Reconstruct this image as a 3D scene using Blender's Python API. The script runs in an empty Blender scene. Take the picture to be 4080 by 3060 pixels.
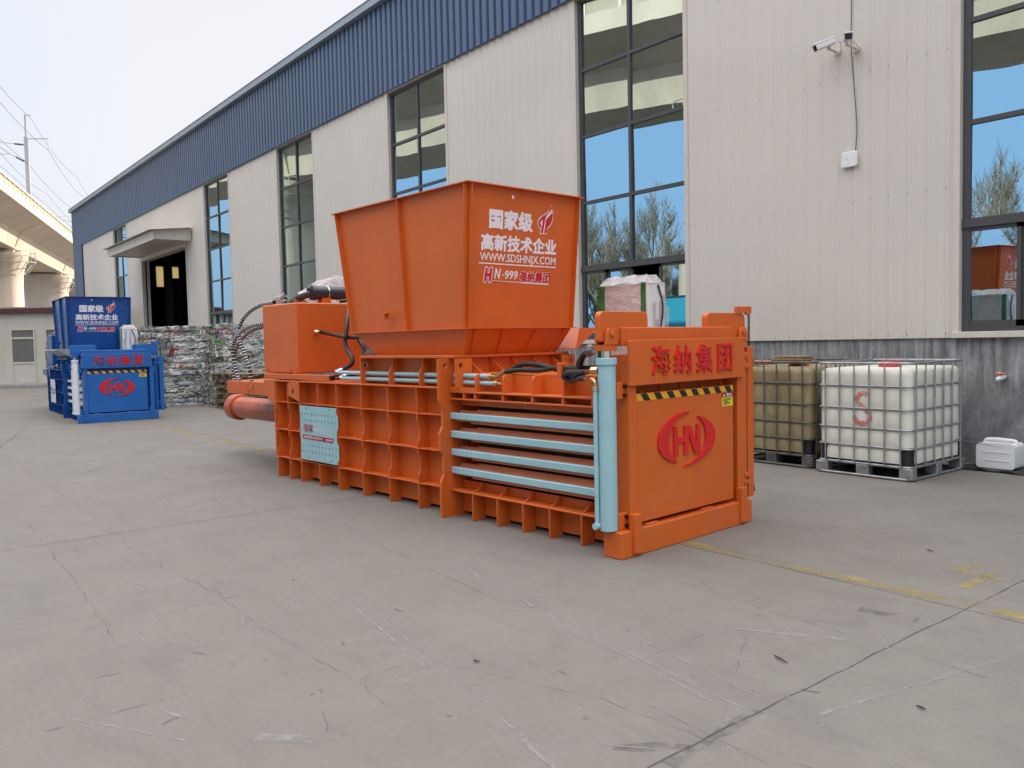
import bpy, bmesh, math, random
from mathutils import Vector, Matrix
R_ = math.radians
random.seed(7)
SC = bpy.context.scene
COL = SC.collection

# ------------------------------------------------------------------ camera
F_PX = 3270.88
YAW, PITCH, ROLL = 0.90126527, -0.05208584, 0.02181499
cd = bpy.data.cameras.new("camera"); cam = bpy.data.objects.new("camera", cd); COL.objects.link(cam)
cd.sensor_fit = 'HORIZONTAL'; cd.sensor_width = 36.0; cd.lens = F_PX / 4080 * 36.0
cd.clip_start = 0.05; cd.clip_end = 5000
_M = Matrix.Rotation(YAW, 3, 'Z') @ Matrix.Rotation(PITCH, 3, 'X') @ Matrix.Rotation(ROLL, 3, 'Y')
_B = Matrix((( _M[0][0], _M[0][2], -_M[0][1]), (_M[1][0], _M[1][2], -_M[1][1]), (_M[2][0], _M[2][2], -_M[2][1])))
cam.matrix_world = Matrix.Translation((0, 0, 1.5)) @ _B.to_4x4()
SC.camera = cam

# ------------------------------------------------------------------ sky, sun, exposure
SUN_AZ, SUN_EL = 18.0, 30.0            # clockwise from +Y, above the horizon: behind the warehouse
world = bpy.data.worlds.new("World"); SC.world = world; world.use_nodes = True
wn = world.node_tree
sky = wn.nodes.new("ShaderNodeTexSky"); sky.sky_type = 'NISHITA'; sky.sun_disc = False
sky.sun_elevation = R_(SUN_EL); sky.sun_rotation = R_(SUN_AZ)
sky.dust_density = 5.0; sky.air_density = 1.0; sky.ozone_density = 2.0
_tc = wn.nodes.new("ShaderNodeTexCoord"); _sp = wn.nodes.new("ShaderNodeSeparateXYZ"); wn.links.new(_tc.outputs["Generated"], _sp.inputs[0])
_cr = wn.nodes.new("ShaderNodeMapRange"); _cr.inputs[1].default_value = 0.38; _cr.inputs[2].default_value = 1.0; _cr.inputs[3].default_value = 2.75; _cr.inputs[4].default_value = 13.0
wn.links.new(_sp.outputs["Z"], _cr.inputs[0])          # thin high cloud, brighter overhead than at the horizon
_cl = wn.nodes.new("ShaderNodeMix"); _cl.data_type = 'RGBA'; _cl.blend_type = 'MULTIPLY'; _cl.inputs[0].default_value = 1.0
wn.links.new(_cr.outputs[0], _cl.inputs[6])
_by = wn.nodes.new("ShaderNodeMapRange"); _by.inputs[1].default_value = 0.25; _by.inputs[2].default_value = -0.55; wn.links.new(_sp.outputs["Y"], _by.inputs[0])
_bz = wn.nodes.new("ShaderNodeMapRange"); _bz.inputs[1].default_value = 0.60; _bz.inputs[2].default_value = 0.30; wn.links.new(_sp.outputs["Z"], _bz.inputs[0])
_bm = wn.nodes.new("ShaderNodeMath"); _bm.operation = 'MULTIPLY'; wn.links.new(_by.outputs[0], _bm.inputs[0]); wn.links.new(_bz.outputs[0], _bm.inputs[1])
_tint = wn.nodes.new("ShaderNodeMix"); _tint.data_type = 'RGBA'; wn.links.new(_bm.outputs[0], _tint.inputs[0])      # away from the sun the cloud thins out to blue
_tint.inputs[6].default_value = (1.0, 0.98, 0.985, 1); _tint.inputs[7].default_value = (0.54, 0.88, 1.30, 1); wn.links.new(_tint.outputs[2], _cl.inputs[7])
_ad = wn.nodes.new("ShaderNodeMix"); _ad.data_type = 'RGBA'; _ad.blend_type = 'ADD'; _ad.clamp_result = False; _ad.inputs[0].default_value = 0.15
wn.links.new(_cl.outputs[2], _ad.inputs[6]); wn.links.new(sky.outputs[0], _ad.inputs[7])
wn.links.new(_ad.outputs[2], wn.nodes["Background"].inputs[0])
wn.nodes["Background"].inputs[1].default_value = 0.10
sd = bpy.data.lights.new("sun", 'SUN'); sun = bpy.data.objects.new("sun", sd); COL.objects.link(sun)
sd.energy = 3.0; sd.angle = R_(0.6); sd.color = (1.0, 0.87, 0.70)
_sdir = Vector((math.sin(R_(SUN_AZ)) * math.cos(R_(SUN_EL)), math.cos(R_(SUN_AZ)) * math.cos(R_(SUN_EL)), math.sin(R_(SUN_EL))))
sun.rotation_euler = _sdir.to_track_quat('Z', 'Y').to_euler()
SC.view_settings.view_transform = 'Standard'; SC.view_settings.look = 'None'
SC.view_settings.exposure = 1.58; SC.view_settings.gamma = 1.0
SC.cycles.max_bounces = 8; SC.cycles.caustics_reflective = False; SC.cycles.caustics_refractive = False

# ------------------------------------------------------------------ helpers
def tag(o, label=None, cat=None, group=None, kind=None):
    if label: o["label"] = label
    if cat: o["category"] = cat
    if group: o["group"] = group
    if kind: o["kind"] = kind
    return o

def empty(name, loc=(0, 0, 0), rz=0.0, parent=None):
    o = bpy.data.objects.new(name, None); COL.objects.link(o)
    o.location = loc; o.rotation_euler = (0, 0, rz); o.empty_display_size = 0.2
    if parent: o.parent = parent
    return o

class MB:
    def __init__(s): s.v = []; s.f = []; s.m = []
    def add(s, vs, fs, mi=0):
        b = len(s.v); s.v += [tuple(p) for p in vs]
        for f in fs: s.f.append([b + i for i in f]); s.m.append(mi)
        return s
    def hexa(s, p, mi=0):   # 8 points: bottom 4 then top 4
        return s.add(p, [(0, 3, 2, 1), (4, 5, 6, 7), (0, 1, 5, 4), (1, 2, 6, 5), (2, 3, 7, 6), (3, 0, 4, 7)], mi)
    def box(s, x0, x1, y0, y1, z0, z1, mi=0):
        return s.hexa([(x0, y0, z0), (x1, y0, z0), (x1, y1, z0), (x0, y1, z0), (x0, y0, z1), (x1, y0, z1), (x1, y1, z1), (x0, y1, z1)], mi)
    def prism(s, poly, fn, t0, t1, mi=0):   # extrude a 2d polygon, fn(a, b, t) -> xyz
        n = len(poly)
        vs = [fn(a, b, t0) for a, b in poly] + [fn(a, b, t1) for a, b in poly]
        fs = [list(range(n))[::-1], list(range(n, 2 * n))] + [(i, (i + 1) % n, n + (i + 1) % n, n + i) for i in range(n)]
        return s.add(vs, fs, mi)
    def tube(s, pts, r, n=8, mi=0, caps=True, radii=None):
        pts = [Vector(p) for p in pts]; k = len(pts); up = None; rings = []
        for i, p in enumerate(pts):
            t = (pts[min(i + 1, k - 1)] - pts[max(i - 1, 0)])
            if t.length < 1e-9: t = Vector((0, 0, 1))
            t.normalize()
            if up is None:
                up = t.orthogonal().normalized()
            up = (up - t * up.dot(t))
            if up.length < 1e-6: up = t.orthogonal()
            up.normalize(); sd_ = t.cross(up); rr = radii[i] if radii else r
            rings.append([p + (up * math.cos(2 * math.pi * j / n) + sd_ * math.sin(2 * math.pi * j / n)) * rr for j in range(n)])
        vs = [q for ring in rings for q in ring]; fs = []
        for i in range(k - 1):
            for j in range(n):
                a = i * n + j; b = i * n + (j + 1) % n; fs.append((a, b, b + n, a + n))
        if caps: fs += [list(range(n))[::-1], list(range((k - 1) * n, k * n))]
        return s.add(vs, fs, mi)
    def cyl(s, p0, p1, r, r1=None, n=20, mi=0):
        return s.tube([p0, p1], r, n, mi, True, [r, r if r1 is None else r1])
    def build(s, name, mats, parent=None, bevel=0.0, smooth=None, seg=1):
        me = bpy.data.meshes.new(name); me.from_pydata(s.v, [], s.f)
        if not isinstance(mats, (list, tuple)): mats = [mats]
        for m in mats: me.materials.append(m)
        if len(mats) > 1: me.polygons.foreach_set("material_index", s.m)
        bm = bmesh.new(); bm.from_mesh(me); bmesh.ops.recalc_face_normals(bm, faces=bm.faces); bm.to_mesh(me); bm.free()
        if smooth:
            me.polygons.foreach_set("use_smooth", [True] * len(me.polygons)); me.set_sharp_from_angle(angle=R_(smooth))
        me.update()
        o = bpy.data.objects.new(name, me); COL.objects.link(o)
        if parent: o.parent = parent
        if bevel:
            b = o.modifiers.new("bevel", 'BEVEL'); b.width = bevel; b.segments = seg; b.limit_method = 'ANGLE'; b.angle_limit = R_(50)
            b.harden_normals = False
        return o

def spline(pts, n=6):       # Catmull-Rom through the points
    P = [Vector(p) for p in pts]; out = []
    P = [P[0] * 2 - P[1]] + P + [P[-1] * 2 - P[-2]]
    for i in range(1, len(P) - 2):
        a, b, c, d = P[i - 1:i + 3]
        for k in range(n):
            t = k / n
            out.append(0.5 * (2 * b + (c - a) * t + (2 * a - 5 * b + 4 * c - d) * t * t + (3 * b - a - 3 * c + d) * t ** 3))
    out.append(P[-2]); return out

_TC = {}
def text_shape(s, offset=0.0, shear=0.0, depth=0.0):
    k = (s, offset, shear, depth)
    if k not in _TC:
        c = bpy.data.curves.new("lettering", 'FONT'); c.body = s; c.offset = offset; c.shear = shear; c.extrude = depth / 2; c.resolution_u = 3
        o = bpy.data.objects.new("lettering", c); COL.objects.link(o); bpy.context.view_layer.update()
        me = bpy.data.meshes.new_from_object(o.evaluated_get(bpy.context.evaluated_depsgraph_get()))
        _TC[k] = ([tuple(v.co) for v in me.vertices], [tuple(p.vertices) for p in me.polygons])
        bpy.data.objects.remove(o); bpy.data.curves.remove(c); bpy.data.meshes.remove(me)
    return _TC[k]
def put_text(mb, s, a0, a1, b0, b1, fn, t=0.0, offset=0.0, shear=0.0, depth=0.0, ref=None, mi=0, yref=None):
    if offset > 0 and not depth:      # heavier strokes: the same letters laid over each other, each a hair proud of the last
        k_ = max(1, len(s)) if s[0] > "~" else 1; r = offset * (b1 - b0) * 0.75
        for i in range(9):
            an = i * math.pi / 4; dx, dz = (0, 0) if i == 8 else (math.cos(an) * r, math.sin(an) * r)
            put_text(mb, s, a0 + r + dx, a1 - r + dx, b0 + r * .6 + dz, b1 - r * .6 + dz, fn, t + i * 0.00012, 0.0, shear, 0.0, ref, mi, yref)
        return
    """fit the words into a0..a1 x b0..b1; fn(a, b, t) -> xyz; the box is that of the unthickened letters"""
    rv, _ = text_shape(ref or s, 0.0, shear, 0.0); vs, fs = text_shape(s, offset, shear, 1.0 if depth else 0.0)
    x0 = min(v[0] for v in rv); x1 = max(v[0] for v in rv); y0 = min(v[1] for v in rv); y1 = max(v[1] for v in rv)
    if yref: yv, _ = text_shape(yref, 0.0, shear, 0.0); y0 = min(v[1] for v in yv); y1 = max(v[1] for v in yv)
    f = lambda v: fn(a0 + (v[0] - x0) / (x1 - x0) * (a1 - a0), b0 + (v[1] - y0) / (y1 - y0) * (b1 - b0), t + (v[2] + 0.5) * depth if depth else t)
    mb.add([f(v) for v in vs], fs, mi)
def poly_flat(mb, poly, fn, t, mi=0):
    mb.add([fn(a, b, t) for a, b in poly], [list(range(len(poly)))], mi)

# ------------------------------------------------------------------ materials
class NT:
    def __init__(s, name):
        s.m = bpy.data.materials.new(name); s.m.use_nodes = True; s.t = s.m.node_tree; s.b = s.t.nodes["Principled BSDF"]
    def n(s, kind, **kw):
        x = s.t.nodes.new(kind)
        for k, v in kw.items():
            if k.startswith("i_"): x.inputs[k[2:].replace("_", " ")].default_value = v
            else: setattr(x, k, v)
        return x
    def l(s, a, b): s.t.links.new(a, b)
    def coords(s, scale=(1, 1, 1), src="Object"):
        tc = s.n("ShaderNodeTexCoord"); mp = s.n("ShaderNodeMapping"); mp.inputs["Scale"].default_value = scale
        s.l(tc.outputs[src], mp.inputs["Vector"]); return mp.outputs["Vector"]
    def noise(s, vec, scale, detail=4, rough=0.55, dist=0.0):
        x = s.n("ShaderNodeTexNoise"); x.inputs["Scale"].default_value = scale; x.inputs["Detail"].default_value = detail
        x.inputs["Roughness"].default_value = rough; x.inputs["Distortion"].default_value = dist
        if vec is not None: s.l(vec, x.inputs["Vector"])
        return x.outputs["Fac"]
    def ramp(s, fac, stops, interp='LINEAR'):
        r = s.n("ShaderNodeValToRGB"); r.color_ramp.interpolation = interp; e = r.color_ramp.elements
        while len(e) < len(stops): e.new(0.5)
        for i, (p, c) in enumerate(stops):
            e[i].position = p; e[i].color = (c, c, c, 1) if isinstance(c, (int, float)) else (*c, 1)
        s.l(fac, r.inputs["Fac"]); return r.outputs["Color"]
    def mix(s, fac, a, b, blend='MIX'):
        x = s.n("ShaderNodeMix", data_type='RGBA', blend_type=blend)
        for sock, v in ((x.inputs[0], fac), (x.inputs[6], a), (x.inputs[7], b)):
            if hasattr(v, "links"): s.l(v, sock)
            elif isinstance(v, (int, float)): sock.default_value = v if sock.type == 'VALUE' else (v, v, v, 1)
            else: sock.default_value = (*v, 1)
        return x.outputs[2]
    def bump(s, h, strength=0.2, dist=0.01):
        x = s.n("ShaderNodeBump"); x.inputs["Strength"].default_value = strength; x.inputs["Distance"].default_value = dist
        s.l(h, x.inputs["Height"]); s.l(x.outputs["Normal"], s.b.inputs["Normal"]); return x
    def set(s, **kw):
        for k, v in kw.items():
            i = s.b.inputs[k.replace("_", " ")]
            if hasattr(v, "links"): s.l(v, i)
            elif isinstance(v, (tuple, list)): i.default_value = (*v, 1) if len(v) == 3 else v
            else: i.default_value = v
        return s

def lerp3(a, k): return tuple(min(1, c * k) for c in a)
def paint(name, col, rough=0.4, var=0.10, scale=2.5, metal=0.0, dirt=None, dirt_amt=0.0, bump=0.04, ripple=False):
    t = NT(name); v = t.coords()
    n1 = t.noise(v, scale, 5); n2 = t.noise(v, scale * 14, 4)
    c = t.mix(t.ramp(n1, [(0.3, 0.0), (0.7, 1.0)]), lerp3(col, 1 - var), lerp3(col, 1 + var))
    if dirt:
        n3 = t.noise(v, scale * 2.2, 8, 0.65, 0.4)
        c = t.mix(t.ramp(n3, [(0.52, 0.0), (0.80, dirt_amt)]), c, dirt)
    t.set(Base_Color=c, Metallic=metal)
    r = t.ramp(n2, [(0.3, max(0.02, rough - 0.03)), (0.7, rough + 0.05)]); t.l(r, t.b.inputs["Roughness"])
    if ripple:
        w = t.noise(v, 1.7, 3, 0.5); t.bump(w, 0.35, 0.02)
        a = t.n("ShaderNodeMath", operation='ADD'); t.l(r, a.inputs[0]); t.l(t.ramp(t.noise(v, 1.1, 6, 0.6), [(0.35, -0.06), (0.65, 0.10)]), a.inputs[1]); t.l(a.outputs[0], t.b.inputs["Roughness"])
    elif bump: t.bump(n2, bump, 0.01)
    return t.m

M = {}
M["orange"] = paint("orange_enamel", (0.58, 0.112, 0.014), 0.40, 0.06, 2.0, dirt=(0.36, 0.15, 0.065), dirt_amt=0.42, bump=0.02, ripple=True)
M["orange_dull"] = paint("worn_orange", (0.82, 0.25, 0.115), 0.5, 0.10, 6.0, dirt=(0.42, 0.17, 0.10), dirt_amt=0.5, bump=0.04)
M["ram"] = paint("rubbed_orange", (0.40, 0.075, 0.025), 0.32, 0.2, 4.0, dirt=(0.16, 0.11, 0.08), dirt_amt=0.9, bump=0.03)
M["navy"] = paint("blue_enamel", (0.006, 0.068, 0.27), 0.26, 0.05, 2.0, bump=0)
M["gate_blue"] = paint("gate_blue_enamel", (0.012, 0.118, 0.40), 0.34, 0.06, 2.0, bump=0)
M["sky"] = paint("pale_blue_enamel", (0.30, 0.50, 0.545), 0.36, 0.05, 3.0, dirt=(0.30, 0.36, 0.36), dirt_amt=0.4, bump=0.02)
M["white_pt"] = paint("white_enamel", (0.72, 0.74, 0.78), 0.35, 0.05, 3.0, dirt=(0.45, 0.44, 0.42), dirt_amt=0.3)
M["red"] = paint("red_paint", (0.60, 0.014, 0.014), 0.38, 0.06, 6.0)
M["decal_white"] = paint("white_vinyl", (0.78, 0.76, 0.80), 0.45, 0.04, 6.0, bump=0)
M["decal_red"] = paint("red_vinyl", (0.52, 0.012, 0.022), 0.45, 0.05, 6.0, bump=0)
M["decal_dark_red"] = paint("dark_red_vinyl", (0.33, 0.008, 0.02), 0.45, 0.05, 6.0, bump=0)
M["yellow"] = paint("hazard_yellow", (0.72, 0.36, 0.012), 0.45, 0.08, 6.0, bump=0)
M["label_yellow"] = paint("label_yellow", (0.72, 0.62, 0.03), 0.45, 0.05, 6.0, bump=0)
M["black"] = paint("black_paint", (0.012, 0.012, 0.013), 0.45, 0.1, 6.0, bump=0)
M["rubber"] = paint("black_rubber", (0.013, 0.013, 0.014), 0.42, 0.15, 30.0, bump=0.08)
M["chrome"] = paint("chromed_steel", (0.62, 0.60, 0.58), 0.16, 0.05, 10.0, metal=1.0, bump=0)
M["brass"] = paint("brass_fitting", (0.62, 0.42, 0.22), 0.25, 0.1, 10.0, metal=1.0, bump=0)
M["bolt"] = paint("black_oxide_bolt", (0.02, 0.02, 0.02), 0.4, 0.2, 20.0, metal=0.6, bump=0)
M["slate"] = paint("slate_enamel", (0.030, 0.036, 0.046), 0.3, 0.1, 4.0, bump=0.02)
M["galv"] = paint("galvanised_steel", (0.36, 0.37, 0.38), 0.42, 0.22, 14.0, metal=0.75, dirt=(0.16, 0.15, 0.14), dirt_amt=0.6)
M["galv_dirty"] = paint("grimy_steel", (0.13, 0.125, 0.12), 0.55, 0.3, 14.0, metal=0.5, dirt=(0.05, 0.045, 0.04), dirt_amt=0.8)
M["frame"] = paint("charcoal_aluminium", (0.060, 0.057, 0.060), 0.42, 0.08, 3.0, bump=0)
M["trim"] = paint("cream_trim", (0.58, 0.54, 0.48), 0.45, 0.05, 2.0, dirt=(0.34, 0.30, 0.25), dirt_amt=0.4)
M["gutter"] = paint("pale_steel_gutter", (0.26, 0.31, 0.37), 0.45, 0.08, 2.0)
M["maroon"] = paint("maroon_tile_edge", (0.085, 0.028, 0.026), 0.6, 0.2, 6.0)
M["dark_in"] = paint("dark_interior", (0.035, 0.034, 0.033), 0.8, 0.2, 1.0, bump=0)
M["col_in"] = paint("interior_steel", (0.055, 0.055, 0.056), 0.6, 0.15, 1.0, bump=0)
M["mastgrey"] = paint("mast_steel", (0.34, 0.34, 0.34), 0.5, 0.1, 1.0)
M["wire"] = paint("dark_wire", (0.05, 0.045, 0.045), 0.5, 0.2, 3.0, bump=0)
M["plastic_w"] = paint("white_plastic", (0.72, 0.73, 0.73), 0.32, 0.04, 5.0, bump=0)
M["tealbox"] = paint("teal_panel", (0.02, 0.22, 0.34), 0.45, 0.08, 2.0)
M["bluebox"] = paint("blue_panel", (0.012, 0.10, 0.30), 0.45, 0.08, 2.0)
M["wood"] = paint("weathered_card", (0.24, 0.17, 0.09), 0.8, 0.3, 30.0)
M["rag"] = paint("orange_cloth", (0.62, 0.20, 0.06), 0.8, 0.2, 30.0, bump=0.2)
M["mat_black"] = paint("wet_black_mat", (0.02, 0.02, 0.02), 0.4, 0.3, 20.0, bump=0.2)

def m_panel(name, col, dirt, amt, sheen=0.42):
    t = NT(name); v = t.coords(); vs = t.coords((1.2, 1.2, 0.10))
    n1 = t.noise(vs, 2.2, 6, 0.6); n2 = t.noise(v, 0.35, 4)
    c = t.mix(t.ramp(n2, [(0.3, 0.0), (0.7, 1.0)]), lerp3(col, 0.94), lerp3(col, 1.05))
    c = t.mix(t.ramp(n1, [(0.50, 0.0), (0.82, amt)]), c, dirt)
    t.set(Base_Color=c, Roughness=sheen); t.bump(t.noise(v, 1.1, 3), 0.05, 0.02); return t.m
M["beige"] = m_panel("beige_cladding", (0.60, 0.563, 0.508), (0.42, 0.37, 0.31), 0.06)
M["blueclad"] = m_panel("blue_cladding", (0.064, 0.106, 0.192), (0.10, 0.14, 0.21), 0.3, 0.4)

def m_glass():
    t = NT("reflective_blue_glass"); v = t.coords((1, 1, 0.6))
    t.set(Base_Color=(0.010, 0.014, 0.018), Roughness=0.05)
    g = t.n("ShaderNodeBsdfGlossy"); g.inputs["Color"].default_value = (0.47, 0.62, 0.68, 1); g.inputs["Roughness"].default_value = 0.0
    b = t.n("ShaderNodeBump"); b.inputs["Strength"].default_value = 0.5; b.inputs["Distance"].default_value = 0.006
    t.l(t.noise(v, 0.9, 1.5, 0.4), b.inputs["Height"]); t.l(b.outputs[0], g.inputs["Normal"])
    mx = t.n("ShaderNodeMixShader"); mx.inputs[0].default_value = 0.86
    out = t.t.nodes["Material Output"]; t.l(t.b.outputs[0], mx.inputs[1]); t.l(g.outputs[0], mx.inputs[2]); t.l(mx.outputs[0], out.inputs[0])
    return t.m
M["glass"] = m_glass()
def m_dullglass():
    t = NT("dusty_glass"); v = t.coords()
    c = t.mix(t.noise(v, 5, 6), (0.11, 0.11, 0.105), (0.19, 0.19, 0.18)); t.set(Base_Color=c, Roughness=0.25); return t.m
M["dullglass"] = m_dullglass()
def m_translucent(name, col, mixf=0.6):
    t = NT(name); t.set(Base_Color=col, Roughness=0.6)
    tr = t.n("ShaderNodeBsdfTranslucent"); tr.inputs[0].default_value = (*col, 1)
    mx = t.n("ShaderNodeMixShader"); mx.inputs[0].default_value = mixf
    out = t.t.nodes["Material Output"]; t.l(t.b.outputs[0], mx.inputs[1]); t.l(tr.outputs[0], mx.inputs[2]); t.l(mx.outputs[0], out.inputs[0]); return t.m
M["sunlit_pane"] = m_translucent("yellow_sunlit_pane", (0.80, 0.70, 0.45), 0.9)  # yellow colour stands in for the sunlit view through the end wall windows

def m_concrete(name, a, b, stain, scale=1.0, streak=(1, 1, 0.15), amt=0.7, bump=0.15):
    t = NT(name); v = t.coords(); vs = t.coords(streak)
    c = t.mix(t.ramp(t.noise(v, 0.8 * scale, 8, 0.6), [(0.3, 0.0), (0.7, 1.0)]), a, b)
    c = t.mix(t.ramp(t.noise(vs, 3.0 * scale, 7, 0.65), [(0.45, 0.0), (0.75, amt)]), c, stain)
    c = t.mix(t.ramp(t.noise(v, 30 * scale, 4), [(0.3, 0.0), (0.8, 0.25)]), c, lerp3(a, 0.6))
    t.set(Base_Color=c, Roughness=0.85); t.bump(t.noise(v, 18 * scale, 8, 0.7), bump, 0.01); return t.m
M["viaduct"] = m_concrete("viaduct_concrete", (0.44, 0.39, 0.33), (0.54, 0.48, 0.41), (0.30, 0.25, 0.20), 0.25, (1, 1, 0.2), 0.5, 0.08)
M["par_mesh"] = paint("parapet_infill", (0.36, 0.315, 0.25), 0.8, 0.1, 1.0, bump=0)
M["render"] = m_concrete("cream_render", (0.56, 0.53, 0.47), (0.62, 0.59, 0.53), (0.42, 0.38, 0.32), 0.8, (1, 1, 0.2), 0.35, 0.05)
M["kerb"] = m_concrete("kerb_concrete", (0.34, 0.33, 0.31), (0.42, 0.41, 0.38), (0.25, 0.24, 0.22), 1.5)

def m_plinth():
    t = NT("stained_cement_render"); v = t.coords(); vs = t.coords((3.0, 1, 0.22))
    n = t.noise(t.coords((1.2, 1, 0.9)), 2.6, 12, 0.76, 0.25)
    c = t.ramp(n, [(0.34, (0.095, 0.097, 0.103)), (0.46, (0.155, 0.157, 0.162)), (0.55, (0.215, 0.215, 0.217)), (0.68, (0.35, 0.346, 0.337))])
    sepv = t.n("ShaderNodeSeparateXYZ"); tc = t.n("ShaderNodeTexCoord"); t.l(tc.outputs["Object"], sepv.inputs[0])
    up = t.ramp(sepv.outputs["Z"], [(0.75, 0.0), (1.0, 1.0)])
    st = t.ramp(t.noise(vs, 3.4, 6, 0.7), [(0.45, 0.0), (0.62, 0.75)])
    mm = t.n("ShaderNodeMath", operation='MULTIPLY'); t.l(st, mm.inputs[0]); t.l(up, mm.inputs[1])
    c = t.mix(mm.outputs[0], c, (0.40, 0.41, 0.42))
    dk = t.ramp(t.noise(t.coords((2.6, 1, 0.3)), 5.2, 6, 0.7), [(0.52, 0.0), (0.70, 0.7)])
    m2 = t.n("ShaderNodeMath", operation='MULTIPLY'); t.l(dk, m2.inputs[0]); t.l(up, m2.inputs[1])
    c = t.mix(m2.outputs[0], c, (0.055, 0.055, 0.06))
    t.set(Base_Color=c, Roughness=0.8); t.bump(t.noise(v, 22, 8, 0.7), 0.25, 0.008); return t.m
M["plinth"] = m_plinth()

def m_ground():
    t = NT("yard_concrete"); v = t.coords(); tc = t.n("ShaderNodeTexCoord")
    big = t.noise(v, 0.22, 6, 0.6, 0.3); mid = t.noise(v, 1.3, 8, 0.62, 0.4); fine = t.noise(v, 55, 6, 0.7); grit = t.noise(v, 210, 3, 0.6)
    c = t.ramp(mid, [(0.28, (0.137, 0.126, 0.113)), (0.5, (0.164, 0.153, 0.136)), (0.72, (0.193, 0.180, 0.161))])
    c = t.mix(t.ramp(big, [(0.35, 0.0), (0.65, 0.55)]), c, (0.156, 0.137, 0.120))
    # slab to slab tone
    sep = t.n("ShaderNodeSeparateXYZ"); t.l(tc.outputs["Object"], sep.inputs[0])
    def cell(sock, off, size):
        a = t.n("ShaderNodeMath", operation='ADD'); a.inputs[1].default_value = off; t.l(sock, a.inputs[0])
        d = t.n("ShaderNodeMath", operation='DIVIDE'); d.inputs[1].default_value = size; t.l(a.outputs[0], d.inputs[0])
        f = t.n("ShaderNodeMath", operation='FLOOR'); t.l(d.outputs[0], f.inputs[0]); return f.outputs[0]
    cx = cell(sep.outputs["X"], 1.92, 5.32); cy = cell(sep.outputs["Y"], -4.60, 4.9)
    cmb = t.n("ShaderNodeCombineXYZ"); t.l(cx, cmb.inputs[0]); t.l(cy, cmb.inputs[1])
    wn_ = t.n("ShaderNodeTexWhiteNoise", noise_dimensions='2D'); t.l(cmb.outputs[0], wn_.inputs["Vector"])
    c = t.mix(t.ramp(wn_.outputs["Value"], [(0.0, 0.0), (1.0, 0.22)]), c, (0.208, 0.195, 0.177))
    # drag marks: streaks stretched along the yard, two directions
    s1 = t.noise(t.coords((0.35, 5.0, 1)), 2.2, 7, 0.7, 0.5); s2 = t.noise(t.coords((4.0, 0.5, 1)), 1.7, 6, 0.7, 0.5)
    c = t.mix(t.ramp(s1, [(0.55, 0.0), (0.74, 0.34)]), c, (0.100, 0.092, 0.084))
    c = t.mix(t.ramp(s2, [(0.56, 0.0), (0.76, 0.20)]), c, (0.248, 0.233, 0.211))
    # dark specks and small light chips
    vo = t.n("ShaderNodeTexVoronoi"); vo.inputs["Scale"].default_value = 4.0; t.l(t.coords((1, 1, 1)), vo.inputs["Vector"])
    sp = t.ramp(vo.outputs["Distance"], [(0.03, 1.0), (0.09, 0.0)])
    gate = t.ramp(vo.outputs["Color"], [(0.55, 0.0), (0.60, 0.55)], 'CONSTANT')
    k = t.n("ShaderNodeMath", operation='MULTIPLY'); t.l(sp, k.inputs[0]); t.l(gate, k.inputs[1])
    c = t.mix(k.outputs[0], c, (0.076, 0.071, 0.063))
    vo2 = t.n("ShaderNodeTexVoronoi"); vo2.inputs["Scale"].default_value = 5.0; t.l(t.coords((1, 1, 1)), vo2.inputs["Vector"])
    sp2 = t.ramp(vo2.outputs["Distance"], [(0.02, 1.0), (0.06, 0.0)]); g2 = t.ramp(vo2.outputs["Color"], [(0.80, 0.0), (0.82, 0.6)], 'CONSTANT')
    k2 = t.n("ShaderNodeMath", operation='MULTIPLY'); t.l(sp2, k2.inputs[0]); t.l(g2, k2.inputs[1])
    c = t.mix(k2.outputs[0], c, (0.336, 0.319, 0.289))
    spk = t.noise(t.coords((0.8, 1.6, 1)), 19, 12, 0.85, 0.1)
    c = t.mix(t.ramp(spk, [(0.34, 0.40), (0.50, 0.0)]), c, (0.101, 0.094, 0.084))
    c = t.mix(t.ramp(spk, [(0.54, 0.0), (0.72, 0.36)]), c, (0.273, 0.262, 0.243))
    blot = t.noise(t.coords((1.0, 1.7, 1)), 1.9, 12, 0.72, 0.8)
    c = t.mix(t.ramp(blot, [(0.33, 0.50), (0.50, 0.0)]), c, (0.119, 0.109, 0.099))
    c = t.mix(t.ramp(fine, [(0.35, 0.0), (0.75, 0.22)]), c, (0.104, 0.096, 0.085))
    c = t.mix(t.ramp(grit, [(0.5, 0.0), (0.8, 0.25)]), c, (0.264, 0.249, 0.226))
    t.set(Base_Color=c, Roughness=0.82)
    add = t.n("ShaderNodeMath", operation='ADD'); t.l(mid, add.inputs[0]); t.l(fine, add.inputs[1]); t.bump(add.outputs[0], 0.18, 0.006)
    return t.m
M["ground"] = m_ground()
def m_worn(name, col, cover=0.5, scale=6, top=0.92):      # worn paint or dust: patches of it are missing
    t = NT(name); v = t.coords(); n = t.noise(v, scale, 8, 0.7, 0.3)
    t.set(Base_Color=t.mix(t.noise(v, 20, 4), lerp3(col, 0.8), col), Roughness=0.8, Alpha=t.ramp(n, [(cover - 0.10, 0.0), (cover + 0.10, top)])); return t.m
M["worn_yellow"] = m_worn("worn_yellow_paint", (0.37, 0.29, 0.095), 0.52, 2.6, 0.75)
M["chalk"] = m_worn("chalky_scrape", (0.32, 0.31, 0.295), 0.48, 8, 0.62)
M["crack"] = m_worn("dirt_in_crack", (0.085, 0.079, 0.072), 0.50, 5, 0.55)
M["scuff"] = m_worn("dark_scuff", (0.10, 0.094, 0.087), 0.53, 8, 0.42)
M["joint"] = m_worn("dirt_in_joint", (0.085, 0.08, 0.073), 0.44, 6)

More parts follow.
